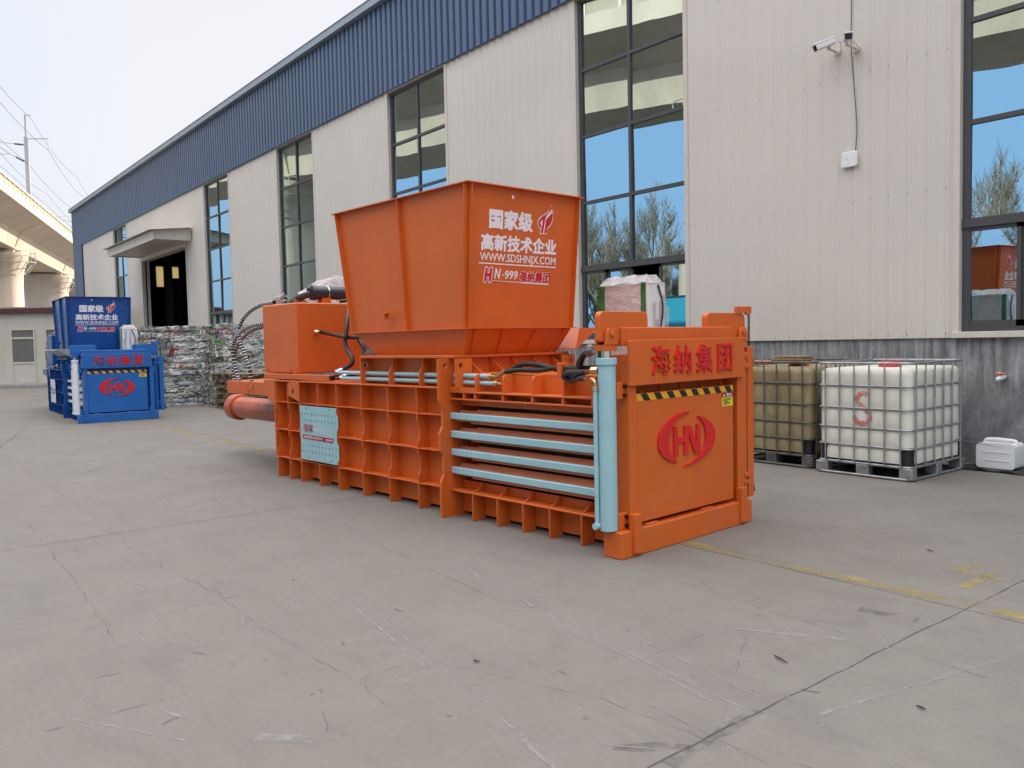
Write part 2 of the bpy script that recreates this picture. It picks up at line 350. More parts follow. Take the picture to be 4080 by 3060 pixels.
def m_film(name, col, alpha=0.55):      # thin crinkled plastic film
    t = NT(name); v = t.coords()
    n = t.noise(v, 9, 6, 0.65, 0.8)
    t.set(Base_Color=t.mix(n, lerp3(col, 0.75), col), Roughness=0.22, Alpha=t.ramp(n, [(0.3, alpha - 0.15), (0.7, min(1, alpha + 0.25))]))
    t.bump(n, 0.8, 0.03); return t.m
M["film"] = m_film("clear_stretch_film", (0.62, 0.58, 0.58), 0.6)
M["film_face"] = m_film("film_over_panel", (0.76, 0.715, 0.70), 0.98)
M["film_bag"] = m_film("grey_stretch_film", (0.30, 0.25, 0.25), 0.72)
M["foam_green"] = paint("green_foam", (0.03, 0.16, 0.04), 0.6, 0.4, 9.0, dirt=(0.45, 0.48, 0.42), dirt_amt=0.5)

def m_ibc(name, a, b, stain, amt):
    t = NT(name); v = t.coords(); vs = t.coords((1, 1, 0.25))
    c = t.mix(t.noise(v, 3, 5), a, b); c = t.mix(t.ramp(t.noise(vs, 4, 7, 0.7), [(0.45, 0.0), (0.75, amt)]), c, stain)
    t.set(Base_Color=c, Roughness=0.42, Subsurface_Weight=0.0); t.bump(t.noise(v, 3, 4), 0.1, 0.02); return t.m
M["ibc_white"] = m_ibc("translucent_white_plastic", (0.66, 0.655, 0.57), (0.76, 0.75, 0.66), (0.50, 0.49, 0.40), 0.4)
M["ibc_dirty"] = m_ibc("grimy_tan_plastic", (0.28, 0.225, 0.11), (0.40, 0.335, 0.19), (0.10, 0.08, 0.045), 0.85)
def m_spray():
    t = NT("red_spray_paint"); v = t.coords(); t.set(Base_Color=(0.60, 0.12, 0.11), Roughness=0.7, Alpha=t.ramp(t.noise(v, 16, 5), [(0.3, 0.25), (0.65, 0.75)])); return t.m
M["spray"] = m_spray()

TRASH = []
for nm, col, r in (("white_scrap", (0.72, 0.71, 0.68), .4), ("grey_scrap", (0.42, 0.405, 0.375), .45), ("dun_scrap", (0.34, 0.295, 0.235), .5), ("clear_scrap", (0.52, 0.57, 0.58), .2),
                   ("green_scrap", (0.03, 0.26, 0.05), .35), ("red_scrap", (0.45, 0.03, 0.025), .35), ("dark_scrap", (0.055, 0.05, 0.045), .5), ("teal_scrap", (0.12, 0.26, 0.25), .35),
                   ("orange_scrap", (0.60, 0.25, 0.03), .4), ("blue_scrap", (0.16, 0.19, 0.32), .4)):
    TRASH.append(paint(nm, col, r, 0.25, 12.0, bump=0.1))
M["bale_core"] = m_concrete("crushed_plastic", (0.26, 0.245, 0.21), (0.42, 0.40, 0.36), (0.13, 0.12, 0.10), 6.0, (1, 1, 3), 0.8, 0.6)
M["card"] = m_concrete("crushed_cardboard", (0.17, 0.12, 0.075), (0.23, 0.17, 0.11), (0.10, 0.075, 0.05), 4.0, (1, 1, 5), 0.7, 0.4)
def m_bark(name, a, b):
    t = NT(name); t.set(Base_Color=t.mix(t.noise(t.coords(), 6, 5), a, b), Roughness=0.9); return t.m
M["bark"] = m_bark("pale_bark", (0.12, 0.11, 0.09), (0.22, 0.205, 0.17))
M["leafdry"] = m_bark("dry_leaf", (0.10, 0.07, 0.03), (0.17, 0.12, 0.05))

# ------------------------------------------------------------------ ground, joints, marks
g = MB(); g.add([(-900, -700, 0), (500, -700, 0), (500, 900, 0), (-900, 900, 0)], [(0, 1, 2, 3)])
tag(g.build("ground", M["ground"]), kind='structure')

def strip(mb, pts, w, z, jit=0.0, sub=0.0, wj=0.3):
    """a flat ribbon along a polyline on the ground"""
    P = [Vector((p[0], p[1], 0)) for p in pts]
    if sub:
        Q = []
        for a, b in zip(P, P[1:]):
            n = max(1, int((b - a).length / sub))
            for i in range(n): Q.append(a.lerp(b, i / n))
        Q.append(P[-1]); P = Q
    vs = []
    for i, p in enumerate(P):
        d = (P[min(i + 1, len(P) - 1)] - P[max(i - 1, 0)]).normalized(); s = Vector((-d.y, d.x, 0)); o = random.uniform(-jit, jit); h = w / 2 * (1 + random.uniform(-wj, wj))
        vs += [p + s * (o - h) + Vector((0, 0, z)), p + s * (o + h) + Vector((0, 0, z))]
    mb.add(vs, [(2 * i, 2 * i + 1, 2 * i + 3, 2 * i + 2) for i in range(len(P) - 1)])
j = MB()
for xx in (-1.92, -7.23, -12.55, -17.87, -23.2): strip(j, [(xx, -3.0), (xx, 9.7)], 0.010, 0.0008, 0.006, 0.12)
strip(j, [(-45, 4.60), (3, 4.60)], 0.010, 0.0008, 0.006, 0.12); strip(j, [(-45, -0.3), (3, -0.3)], 0.010, 0.0008, 0.006, 0.12)
tag(j.build("ground_joint_lines", M["joint"]), kind='structure')
j = MB()
strip(j, [(-14, 1.60), (-9.8, 1.58), (-8.1, 1.565), (-7.29, 1.52), (-6.5, 1.54), (-5.7, 1.57), (-5.14, 1.63), (-4.63, 1.64), (-4.41, 1.60), (-3.88, 1.64), (-3.43, 1.654), (-2.9, 1.66)], 0.0046, 0.0012, 0.022, 0.07, 0.6)
strip(j, [(-8.43, 1.08), (-7.2, 1.05), (-5.8, 1.02), (-4.53, 0.95)], 0.0046, 0.0012, 0.015, 0.09, 0.6)
strip(j, [(-2.45, 3.4), (-2.22, 2.99), (-2.02, 2.66), (-1.91, 2.48)], 0.0042, 0.0012, 0.018, 0.06, 0.6)
strip(j, [(-3.1, 2.1), (-2.4, 2.35), (-1.9, 2.4), (-1.2, 2.62)], 0.0042, 0.0012, 0.012, 0.08, 0.6)
strip(j, [(-3.857, 3.93), (-2.6, 3.82), (-1.3, 3.74), (-0.4, 3.7)], 0.0045, 0.0012, 0.004, 0.2, 0.6)
strip(j, [(-6.9, 3.2), (-5.2, 2.95), (-3.9, 2.84)], 0.0042, 0.0012, 0.004, 0.2, 0.6)
tag(j.build("ground_cracks", M["crack"]), kind='structure')
j = MB()
for pts, w in (([(-3.65, 0.50), (-3.635, 1.08)], 0.016), ([(-4.82, 1.23), (-4.9, 1.75), (-5.0, 2.1)], 0.010), ([(-4.1, 0.75), (-4.05, 1.15)], 0.010), ([(-2.9, 1.35), (-3.3, 1.5)], 0.008), ([(-8.6, 2.2), (-9.4, 3.6)], 0.02), ([(-11, 2.0), (-13, 3.4)], 0.03), ([(-7.6, 1.9), (-8.4, 2.9)], 0.012), ([(-2.3, 4.2), (-2.0, 4.25)], 0.09), ([(-15, 1.6), (-19, 2.6)], 0.05), ([(-2.1, 2.1), (-1.9, 2.32)], 0.06), ([(-1.88, 2.15), (-1.93, 2.75)], 0.05)):
    strip(j, pts, w, 0.0010, 0.006, 0.06, 0.5)
rg = random.Random(21)
def yard_point():
    while True:
        d = rg.uniform(1.2, 16) ** 1.0; a = rg.uniform(R_(108), R_(174)); x, y = d * math.cos(a), d * math.sin(a)
        if y < 9.4: return x, y
for k in range(230):
    x, y = yard_point(); a = rg.choice((0, 0, .5, 1.57, rg.uniform(0, 3.14))) + rg.uniform(-.15, .15); L = rg.uniform(.02, .10) if k % 3 else rg.uniform(.15, .7)
    strip(j, [(x, y), (x + L * math.cos(a), y + L * math.sin(a))], rg.uniform(.006, .022) if k % 3 else rg.uniform(.003, .007), 0.0010, 0.003, 0.05, 0.5)
tag(j.build("ground_scuffs", M["scuff"]), kind='structure')
j = MB()
for pts, w in (([(-4.6, 3.1), (-3.9, 2.975), (-2.9, 2.8), (-2.03, 2.664)], 0.016), ([(-3.04, 2.846), (-1.94, 2.712)], 0.013), ([(-4.28, 2.156), (-3.15, 1.97)], 0.014), ([(-4.23, 2.21), (-2.67, 1.963)], 0.008), ([(-2.54, 1.925), (-2.144, 1.837), (-1.9, 1.78)], 0.014), ([(-4.33, 2.10), (-4.22, 2.24)], 0.008),
               ([(-2.6, 3.42), (-2.1, 3.72)], 0.03), ([(-2.95, 3.0), (-2.0, 2.86)], 0.008), ([(-1.75, 2.9), (-1.45, 4.3)], 0.02), ([(-3.7, 0.6), (-3.2, 0.9)], 0.01), ([(-7.75, 0.98), (-7.7, 1.2)], 0.05), ([(-8.3, 1.0), (-8.25, 1.15)], 0.03), ([(-8.0, 1.35), (-7.85, 1.62)], 0.02), ([(-8.9, 2.3), (-8.75, 2.75)], 0.02), ([(-5.6, 1.3), (-5.15, 1.55)], 0.014), ([(-3.05, 1.12), (-2.85, 1.3)], 0.05), ([(-2.4, 4.15), (-2.0, 4.05)], 0.012), ([(-4.0, 3.85), (-3.86, 3.93)], 0.02), ([(-3.55, 0.9), (-3.35, 0.98)], 0.012), ([(-7.1, 2.9), (-5.9, 2.6)], 0.01)):
    strip(j, pts, w, 0.0016, 0.005, 0.08, 0.5)
for k in range(260):
    x, y = yard_point(); a = rg.choice((0, 0, .35, 2.8, rg.uniform(0, 3.14))) + rg.uniform(-.2, .2); L = rg.uniform(.008, .03) if k % 2 else rg.uniform(.08, .6)
    strip(j, [(x, y), (x + L * math.cos(a), y + L * math.sin(a))], rg.uniform(.006, .014) if k % 2 else rg.uniform(.003, .010), 0.0016, 0.003, 0.05, 0.5)
tag(j.build("ground_scrape_marks", M["chalk"]), kind='structure')
j = MB()
strip(j, [(-36, 4.50), (-12, 4.50), (-3.86, 4.66), (-2.9, 4.665), (-1.95, 4.70), (2.0, 4.78)], 0.105, 0.0022, 0.008, 0.10, 0.25)
strip(j, [(-2.28, 5.325), (-1.996, 5.296)], 0.05, 0.0022, 0.003, 0.05); strip(j, [(-2.094, 5.448), (-2.088, 4.987)], 0.065, 0.0022, 0.003, 0.05); strip(j, [(-2.237, 5.546), (-2.26, 5.33)], 0.055, 0.0022, 0.003, 0.05)
tag(j.build("ground_yellow_markings", M["worn_yellow"]), kind='structure')

# ------------------------------------------------------------------ warehouse
YF = 9.8; X0, X1 = -52.1, 14.0; ZP, ZB, ZR = 1.43, 7.27, 9.32; YB = 34.0
WH = tag(empty("warehouse", (-20, YF, 0)), "long beige and blue corrugated steel warehouse with tall dark windows", "warehouse")
WIN = [(-43.07, -40.49), (-29.82, -27.20), (-23.30, -20.74), (-16.85, -14.35), (-10.51, -8.03), (-4.24, -1.68), (2.2, 4.7)]
DOOR = (-38.16, -31.98, 5.38)
def P_(name, mb, mat, parent=WH, **k):      # build in world coordinates, then hang under the parent
    for i, v in enumerate(mb.v): mb.v[i] = (v[0] + 20, v[1] - YF, v[2])
    return mb.build(name, mat, parent, **k)
def corrugated(mb, x0, x1, z0, z1, y, pitch, prof, phase=0.0):
    """prof: list of (offset along the pitch, outward depth)"""
    xs = []; n0 = math.floor((x0 - phase) / pitch) - 1; n1 = math.ceil((x1 - phase) / pitch) + 1
    for k in range(n0, n1 + 1):
        for o, d in prof: xs.append((phase + k * pitch + o, d))
    def dep(x):
        for (a, da), (b, db) in zip(xs, xs[1:]):
            if a <= x <= b and b > a: return da + (db - da) * (x - a) / (b - a)
        return 0.0
    pts = [(x0, dep(x0))] + [(x, d) for x, d in xs if x0 + 1e-4 < x < x1 - 1e-4] + [(x1, dep(x1))]
    vs = []
    for x, d in pts: vs += [(x, y - d, z0), (x, y - d, z1)]
    mb.add(vs, [(2 * i, 2 * i + 2, 2 * i + 3, 2 * i + 1) for i in range(len(pts) - 1)])
BEI = [(0.0, 0.0), (0.075, 0.0), (0.083, 0.003), (0.098, 0.003), (0.106, 0.0), (0.180, 0.0), (0.192, 0.011), (0.212, 0.011), (0.2245, 0.0)]
BLU = [(0.0, 0.0), (0.062, 0.0), (0.078, 0.048), (0.145, 0.050), (0.208, 0.048), (0.2245, 0.0)]
spans = []; prev = -49.85
for a, b in WIN: spans.append((prev, a + 0.03)); prev = b - 0.03
spans.append((prev, X1))
fac = MB()
for a, b in spans:
    if a < DOOR[0] < b:
        corrugated(fac, a, DOOR[0], ZP, ZB + 0.05, YF, 0.225, BEI); corrugated(fac, DOOR[1], b, ZP, ZB + 0.05, YF, 0.225, BEI); corrugated(fac, DOOR[0], DOOR[1], DOOR[2], ZB + 0.05, YF, 0.225, BEI)
    else: corrugated(fac, a, b, ZP, ZB + 0.05, YF, 0.225, BEI)
bb = MB(); corrugated(bb, X0, X1, ZB, ZR, YF - 0.025, 0.225, BLU); corrugated(bb, X0, -49.85, 0.0, ZB, YF - 0.025, 0.225, BLU)
P_("blue_cladding", bb, M["blueclad"])
# fixing screws in rows along the purlins
for zz in (1.47, 3.13, 4.70, 6.25):
    for k in range(int((6 + 49.8) / 0.225)):
        x = -49.8 + k * 0.225 + 0.04
        if any(a - 0.02 < x < b + 0.02 for a, b in WIN) or (DOOR[0] - .1 < x < DOOR[1] + .1 and zz < DOOR[2]): continue
        r = 0.011; zj = zz + random.uniform(-0.012, 0.012)
        fac.add([(x - r, YF - 0.002, zj - r), (x + r, YF - 0.002, zj - r), (x + r, YF - 0.002, zj + r), (x - r, YF - 0.002, zj + r), (x, YF - 0.016, zj + 0.004)], [(0, 1, 4), (1, 2, 4), (2, 3, 4), (3, 0, 4)], 1)
P_("beige_cladding", fac, [M["beige"], M["galv_dirty"]])
# shell: end walls, back, roof, inside
sh = MB()
EW = [(14.12, 14.66), (14.98, 16.1)]; EZ = (5.22, 6.46)
ys = [YF, EW[0][0], EW[0][1], EW[1][0], EW[1][1], YB]
for k in range(5):
    a, b = ys[k], ys[k + 1]
    if k in (1, 3): sh.box(X0, X0 + 0.12, a, b, 0, EZ[0]); sh.box(X0, X0 + 0.12, a, b, EZ[1], ZR)
    else: sh.box(X0, X0 + 0.12, a, b, 0, ZR)
sh.box(X1 - 0.12, X1, YF, YB, 0, ZR); sh.box(X0, X1, YB - 0.1, YB, 0, ZR)
for y0, z0, y1, z1 in ((YF - 0.1, ZR, 22.0, 11.6), (22.0, 11.6, YB, ZR)):
    sh.hexa([(X0 - 0.1, y0, z0), (X1, y0, z0), (X1, y1, z1), (X0 - 0.1, y1, z1), (X0 - 0.1, y0, z0 + 0.08), (X1, y0, z0 + 0.08), (X1, y1, z1 + 0.08), (X0 - 0.1, y1, z1 + 0.08)])
for x in (X0 + 0.02, X1 - 0.10): sh.prism([(YF, ZR), (22.0, 11.58), (YB, ZR)], lambda a, b, t: (t, a, b), x, x + 0.08)
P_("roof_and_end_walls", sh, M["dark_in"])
il = MB()      # inner lining that closes the room behind the cladding
sps = [(X0 + .12, WIN[0][0])] + [(WIN[i][1], WIN[i + 1][0]) for i in range(len(WIN) - 1)] + [(WIN[-1][1], X1 - .12)]
for a, b in sps:
    if a < DOOR[0] < b: il.box(a, DOOR[0], YF + .12, YF + .18, 0, ZR); il.box(DOOR[1], b, YF + .12, YF + .18, 0, ZR); il.box(DOOR[0], DOOR[1], YF + .12, YF + .18, DOOR[2], ZR)
    else: il.box(a, b, YF + .12, YF + .18, 0, ZR)
for a, b in WIN: il.box(a, b, YF + .12, YF + .18, 7.3, ZR); il.box(a, b, YF + .12, YF + .18, 0, 1.45)
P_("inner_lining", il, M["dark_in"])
for a, b in EW:
    e = MB(); e.box(X0 + 0.03, X0 + 0.06, a, b, EZ[0], EZ[1]); P_("end_wall_pane", e, M["sunlit_pane"])  # end wall windows, the sunlit yellow is put into the pane colour
pl = MB(); pl.box(-49.85, DOOR[0], YF + 0.03, YF + 0.115, 0.0, ZP + 0.02); pl.box(DOOR[1], X1, YF + 0.03, YF + 0.115, 0.0, ZP + 0.02)
pl.box(-49.85, DOOR[0], YF + 0.005, YF + 0.03, 0.0, 0.25); pl.box(DOOR[1], X1, YF + 0.005, YF + 0.03, 0.0, 0.25)
P_("plinth_wall", pl, M["plinth"])
gu = MB(); gu.box(X0 - 0.12, X1, YF - 0.20, YF - 0.03, ZR - 0.05, ZR + 0.12); gu.box(X0 - 0.14, X1, YF - 0.215, YF - 0.02, ZR + 0.12, ZR + 0.14)
P_("roof_gutter", gu, M["gutter"])
cs = MB(); cs.box(X0 - 0.03, X0 + 0.05, YF - 0.07, YF - 0.02, 0, ZR - 0.05); P_("corner_flashing", cs, M["gutter"])
sf = MB(); sf.box(-49.90, -49.83, YF - 0.035, YF - 0.01, ZP, ZB); P_("edge_flashing", sf, M["blueclad"])
# windows
def window(a, b, top=7.35, open_sash=None):
    w = MB(); y0, y1 = YF - 0.018, YF + 0.13
    w.box(a, a + 0.075, y0, y1, ZP, top); w.box(b - 0.075, b, y0, y1, ZP, top); w.box(a + 0.075, b - 0.075, y0, y1, top - 0.10, top); w.box(a - 0.0, b + 0.0, y0 - 0.02, y1, ZP - 0.005, ZP + 0.065)
    fr = P_("window", w, M["trim"], bevel=0.004)
    ia, ib = a + 0.077, b - 0.077; zt, zb = top - 0.102, ZP + 0.067; f = MB(); y0, y1 = YF + 0.055, YF + 0.115
    wd = 0.055; mid = (ia + ib) / 2
    f.box(ia, ia + wd + .02, y0, y1, zb, zt); f.box(ib - wd, ib, y0, y1, zb, zt); f.box(ia, ib, y0 - .002, y1 - .002, zt - wd, zt); f.box(ia, ib, y0 - .002, y1 - .002, zb, zb + 0.05)
    f.box(mid - wd / 2, mid + wd / 2, y0 + .002, y1, 2.71, zt)
    for z in (6.07, 4.955, 3.835): f.box(ia, ib, y0 + .004, y1 - .004, z - wd / 2, z + wd / 2)
    f.box(ia, ib, y0 - 0.02, y1, 2.665, 2.765)
    q = (ib - ia) / 4; sashes = []
    for k in range(4):
        xa, xb = ia + q * k, ia + q * (k + 1); o = 0.0 if k in (0, 3) else 0.03
        if open_sash == k: continue
        sash = MB()
        for (u0, u1, v0, v1) in ((xa, xa + .045, zb + .05, 2.665), (xb - .045, xb, zb + .05, 2.665), (xa, xb, zb + .05, zb + .12), (xa, xb, 2.62, 2.665)): sash.box(u0, u1, y0 + .01 + o, y0 + .05 + o, v0, v1)
        sashes.append(P_("window_sash", sash, M["frame"], WH))
    fo = P_("window_frame", f, M["frame"], WH)
    gl = MB(); zs = [2.71, 3.835, 4.955, 6.07, zt]
    def pane(xa, xb, z0, z1, y):
        dx, dz = random.uniform(-1, 1) * 0.006, random.uniform(-1, 1) * 0.006
        gl.add([(xa, y - dx - dz, z0), (xb, y + dx - dz, z0), (xb, y + dx + dz, z1), (xa, y - dx + dz, z1)], [(0, 1, 2, 3)])
    for z0, z1 in zip(zs, zs[1:]): pane(ia, mid, z0, z1, y0 + .035); pane(mid, ib, z0, z1, y0 + .035)
    for k in range(4):
        if open_sash != k: pane(ia + q * k, ia + q * (k + 1), zb + .04, 2.68, y0 + (.03 if k in (0, 3) else .06))
    go = P_("window_glass", gl, M["glass"], WH)
    for o in [fo, go] + sashes: o.parent = fr
for i, (a, b) in enumerate(WIN): window(a, b, open_sash=2 if i == 4 else None)
# loading door: reveal, header, canopy
d0, d1, dz = DOOR; dr = MB()
dr.box(d0 - 0.10, d0, YF - 0.03, YF + 0.30, 0, dz + .12); dr.box(d1, d1 + 0.10, YF - 0.03, YF + 0.30, 0, dz + .12); dr.box(d0, d1, YF - 0.03, YF + 0.30, dz - 0.06, dz + 0.10)
P_("door_surround", dr, M["trim"], bevel=0.004)
cn = MB(); c0, c1, cy = -38.2, -31.25, 8.45
cn.box(c0, c1, cy, cy + 0.08, 5.46, 5.76); cn.box(c0, c0 + 0.08, cy + .08, YF - .03, 5.46, 5.76); cn.box(c1 - 0.08, c1, cy + .08, YF - .03, 5.46, 5.76)
cn.box(c0 - .02, c1 + .02, cy - 0.02, cy, 5.43, 5.50)
ca = P_("door_canopy", cn, M["trim"], bevel=0.004)
so = MB(); so.box(c0 + .08, c1 - .08, cy + .08, YF - .03, 5.50, 5.53); s_ = P_("canopy_soffit", so, M["trim"]); s_.parent = ca
for x_ in (c0, c1 - .02):
    ft = MB(); ft.prism([(cy + .08, 5.76), (YF - .03, 5.76), (YF - .03, 5.925), (cy + .08, 5.785)], lambda a, b, t: (t, a, b), x_, x_ + .02); P_("canopy_side_filler", ft, M["trim"]).parent = ca
rs = MB(); vs = []; fs = []; n = 66
for k in range(n + 1):
    x = c0 - 0.25 + (c1 - c0 + 0.45) * k / n; h = 0.028 if (k // 1) % 2 else 0.0
    vs += [(x, cy - 0.16, 5.765 + h * .7), (x, YF - 0.03, 5.93 + h * .7)]
rs.add(vs, [(2 * i, 2 * i + 1, 2 * i + 3, 2 * i + 2) for i in range(n)])
r_ = P_("canopy_roof_sheet", rs, M["trim"]); r_.parent = ca
# inside: floor columns and a tall dark hopper seen through the door
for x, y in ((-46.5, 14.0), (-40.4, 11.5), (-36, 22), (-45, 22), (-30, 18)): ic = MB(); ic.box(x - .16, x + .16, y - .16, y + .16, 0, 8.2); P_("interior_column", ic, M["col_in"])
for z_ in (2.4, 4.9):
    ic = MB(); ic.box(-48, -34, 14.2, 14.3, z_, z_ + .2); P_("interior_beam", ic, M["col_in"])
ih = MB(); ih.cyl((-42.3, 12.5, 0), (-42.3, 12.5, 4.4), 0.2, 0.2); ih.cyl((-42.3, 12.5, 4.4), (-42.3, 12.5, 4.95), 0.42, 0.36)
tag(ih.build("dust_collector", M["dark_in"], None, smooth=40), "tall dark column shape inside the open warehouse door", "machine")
# ------------------------------------------------------------------ baling presses
CL = [(0.8324, 0.9493), (0.7928, 0.9538), (0.7457, 0.9542), (0.6937, 0.9472), (0.6423, 0.9341), (0.5914, 0.9181), (0.5459, 0.8973), (0.5056, 0.8672), (0.473, 0.8367), (0.4553, 0.8081), (0.4474, 0.7786), (0.4443, 0.7486), (0.4463, 0.7242), (0.4556, 0.702), (0.4723, 0.679), (0.4965, 0.655), (0.5307, 0.6328), (0.5754, 0.6109), (0.6156, 0.5985), (0.6614, 0.5901), (0.6666, 0.5957), (0.6363, 0.6147), (0.6062, 0.6397), (0.5841, 0.6699), (0.5712, 0.7051), (0.5689, 0.7422), (0.5736, 0.7816), (0.5869, 0.8172), (0.6077, 0.8492), (0.631, 0.8749), (0.662, 0.897), (0.7035, 0.9169), (0.7558, 0.9362), (0.8032, 0.9445)]
CR = [(0.9256, 0.9074), (0.942, 0.9109), (0.9801, 0.9031), (1.0294, 0.8831), (1.0793, 0.8597), (1.1127, 0.8342), (1.1378, 0.806), (1.1515, 0.7754), (1.1527, 0.7426), (1.1476, 0.7104), (1.13, 0.6762), (1.0984, 0.6468), (1.053, 0.6191), (1.0026, 0.5955), (0.9472, 0.576), (0.8872, 0.5638), (0.8228, 0.5554), (0.7488, 0.5532), (0.8017, 0.5643), (0.8552, 0.577), (0.9094, 0.5963), (0.9534, 0.6171), (0.9868, 0.6456), (1.0095, 0.6787), (1.0239, 0.716), (1.0285, 0.7543), (1.0268, 0.7867), (1.0173, 0.8197), (0.9985, 0.8535), (0.9688, 0.8816)]
HN = [(0.6281, 0.8551), (0.6755, 0.8531), (0.6776, 0.7717), (0.7512, 0.7693), (0.7527, 0.8521), (0.8323, 0.851), (0.9061, 0.7148), (0.9095, 0.8546), (0.9519, 0.8526), (0.9553, 0.6329), (0.883, 0.6318), (0.8084, 0.7938), (0.8041, 0.6398), (0.753, 0.6397), (0.7546, 0.7283), (0.6794, 0.7311), (0.6787, 0.6363), (0.63, 0.6371)]
FO = [(1.139, 2.7355), (1.1447, 2.7057), (1.1489, 2.6747), (1.1606, 2.6705), (1.1632, 2.6288), (1.1597, 2.5865), (1.1392, 2.548), (1.1069, 2.5167), (1.0889, 2.5023), (1.0891, 2.4614), (1.0016, 2.4594), (1.0104, 2.499), (0.9872, 2.5154), (0.9709, 2.5401), (0.9676, 2.5605), (0.9759, 2.5818), (0.9931, 2.604), (1.0255, 2.6212), (1.0617, 2.641), (1.0942, 2.6646), (1.1187, 2.6955)]
FA = [(1.1345, 2.7231), (1.1438, 2.6952), (1.1243, 2.6673), (1.0956, 2.6413), (1.0711, 2.6105), (1.0645, 2.5943), (1.0499, 2.5254), (1.0421, 2.4685), (1.01, 2.4678), (1.027, 2.5341), (1.0328, 2.5865), (1.0168, 2.58), (1.0017, 2.5581), (1.0081, 2.5378), (1.0212, 2.531), (1.0137, 2.5071), (0.9944, 2.5186), (0.9783, 2.5407), (0.9768, 2.5664), (0.9974, 2.594), (1.0258, 2.6171), (1.0659, 2.6335), (1.102, 2.6601)]
FB = [(1.1548, 2.6648), (1.1583, 2.6336), (1.1518, 2.5911), (1.1313, 2.5527), (1.0883, 2.5127), (1.0819, 2.4677), (1.0533, 2.4693), (1.0649, 2.5266), (1.0723, 2.5898), (1.0901, 2.6069), (1.1189, 2.6302)]
WC = 0.815                                   # centre line across the press
def Lc(l, w, z): return (-l, w, z)           # l: towards the rear, w: across, z: up
def lbox(mb, l0, l1, w0, w1, z0, z1, mi=0): return mb.box(-l1, -l0, w0, w1, z0, z1, mi)
def mir(w): return 2 * WC - w
def sheet_holes(mb, a0, a1, b0, b1, holes, r, fn, t0, t1, ry=None):
    """a plate with round holes: holes = list of (a, b); cut as a grid, so holes must sit on shared rows"""
    ry = ry or r; rows = sorted(set(h[1] for h in holes)); bs = [b0]
    for i, b in enumerate(rows):
        lo = b - ry * 1.8; hi = b + ry * 1.8
        bs += [lo, hi]
    bs.append(b1)
    def quad(a, b, c, d):
        if b - a > 1e-6 and d - c > 1e-6:
            for t in (t0, t1): mb.add([fn(a, c, t), fn(b, c, t), fn(b, d, t), fn(a, d, t)], [(0, 1, 2, 3)])
    for i in range(0, len(bs) - 1, 2): quad(a0, a1, bs[i], bs[i + 1])
    for i, b in enumerate(rows):
        hs = sorted(h[0] for h in holes if h[1] == b); lo, hi = bs[2 * i + 1], bs[2 * i + 2]; x = a0
        for h in hs:
            quad(x, h - r * 1.8, lo, hi); x = h + r * 1.8
            N = 16; outer = []; inner = []
            for k in range(N):
                an = 2 * math.pi * k / N; c_, s_ = math.cos(an), math.sin(an); m_ = max(abs(c_), abs(s_))
                outer.append((h + c_ / m_ * r * 1.8, b + s_ / m_ * ry * 1.8)); inner.append((h + c_ * r, b + s_ * ry))
            for t in (t0, t1):
                mb.add([fn(*p, t) for p in outer + inner], [(k, (k + 1) % N, N + (k + 1) % N, N + k) for k in range(N)])
            mb.add([fn(*p, t0) for p in inner] + [fn(*p, t1) for p in inner], [(k, (k + 1) % N, N + (k + 1) % N, N + k) for k in range(N)])
        quad(x, a1, lo, hi)
    mb.add([fn(a0, b0, t0), fn(a1, b0, t0), fn(a1, b1, t0), fn(a0, b1, t0), fn(a0, b0, t1), fn(a1, b0, t1), fn(a1, b1, t1), fn(a0, b1, t1)], [(0, 1, 5, 4), (1, 2, 6, 5), (2, 3, 7, 6), (3, 0, 4, 7)])
def rounded(pts, rads, n=5):
    out = []; N = len(pts)
    for i, p in enumerate(pts):
        r = rads[i] if isinstance(rads, (list, tuple)) else rads
        if r <= 0: out.append(p); continue
        P, A, B = Vector(p), Vector(pts[i - 1]), Vector(pts[(i + 1) % N]); u = (A - P).normalized(); v = (B - P).normalized()
        a, b = P + u * r, P + v * r
        for k in range(n + 1):
            t = k / n; q = a * (1 - t) ** 2 + P * 2 * t * (1 - t) + b * t * t; out.append((q.x, q.y))
    return out

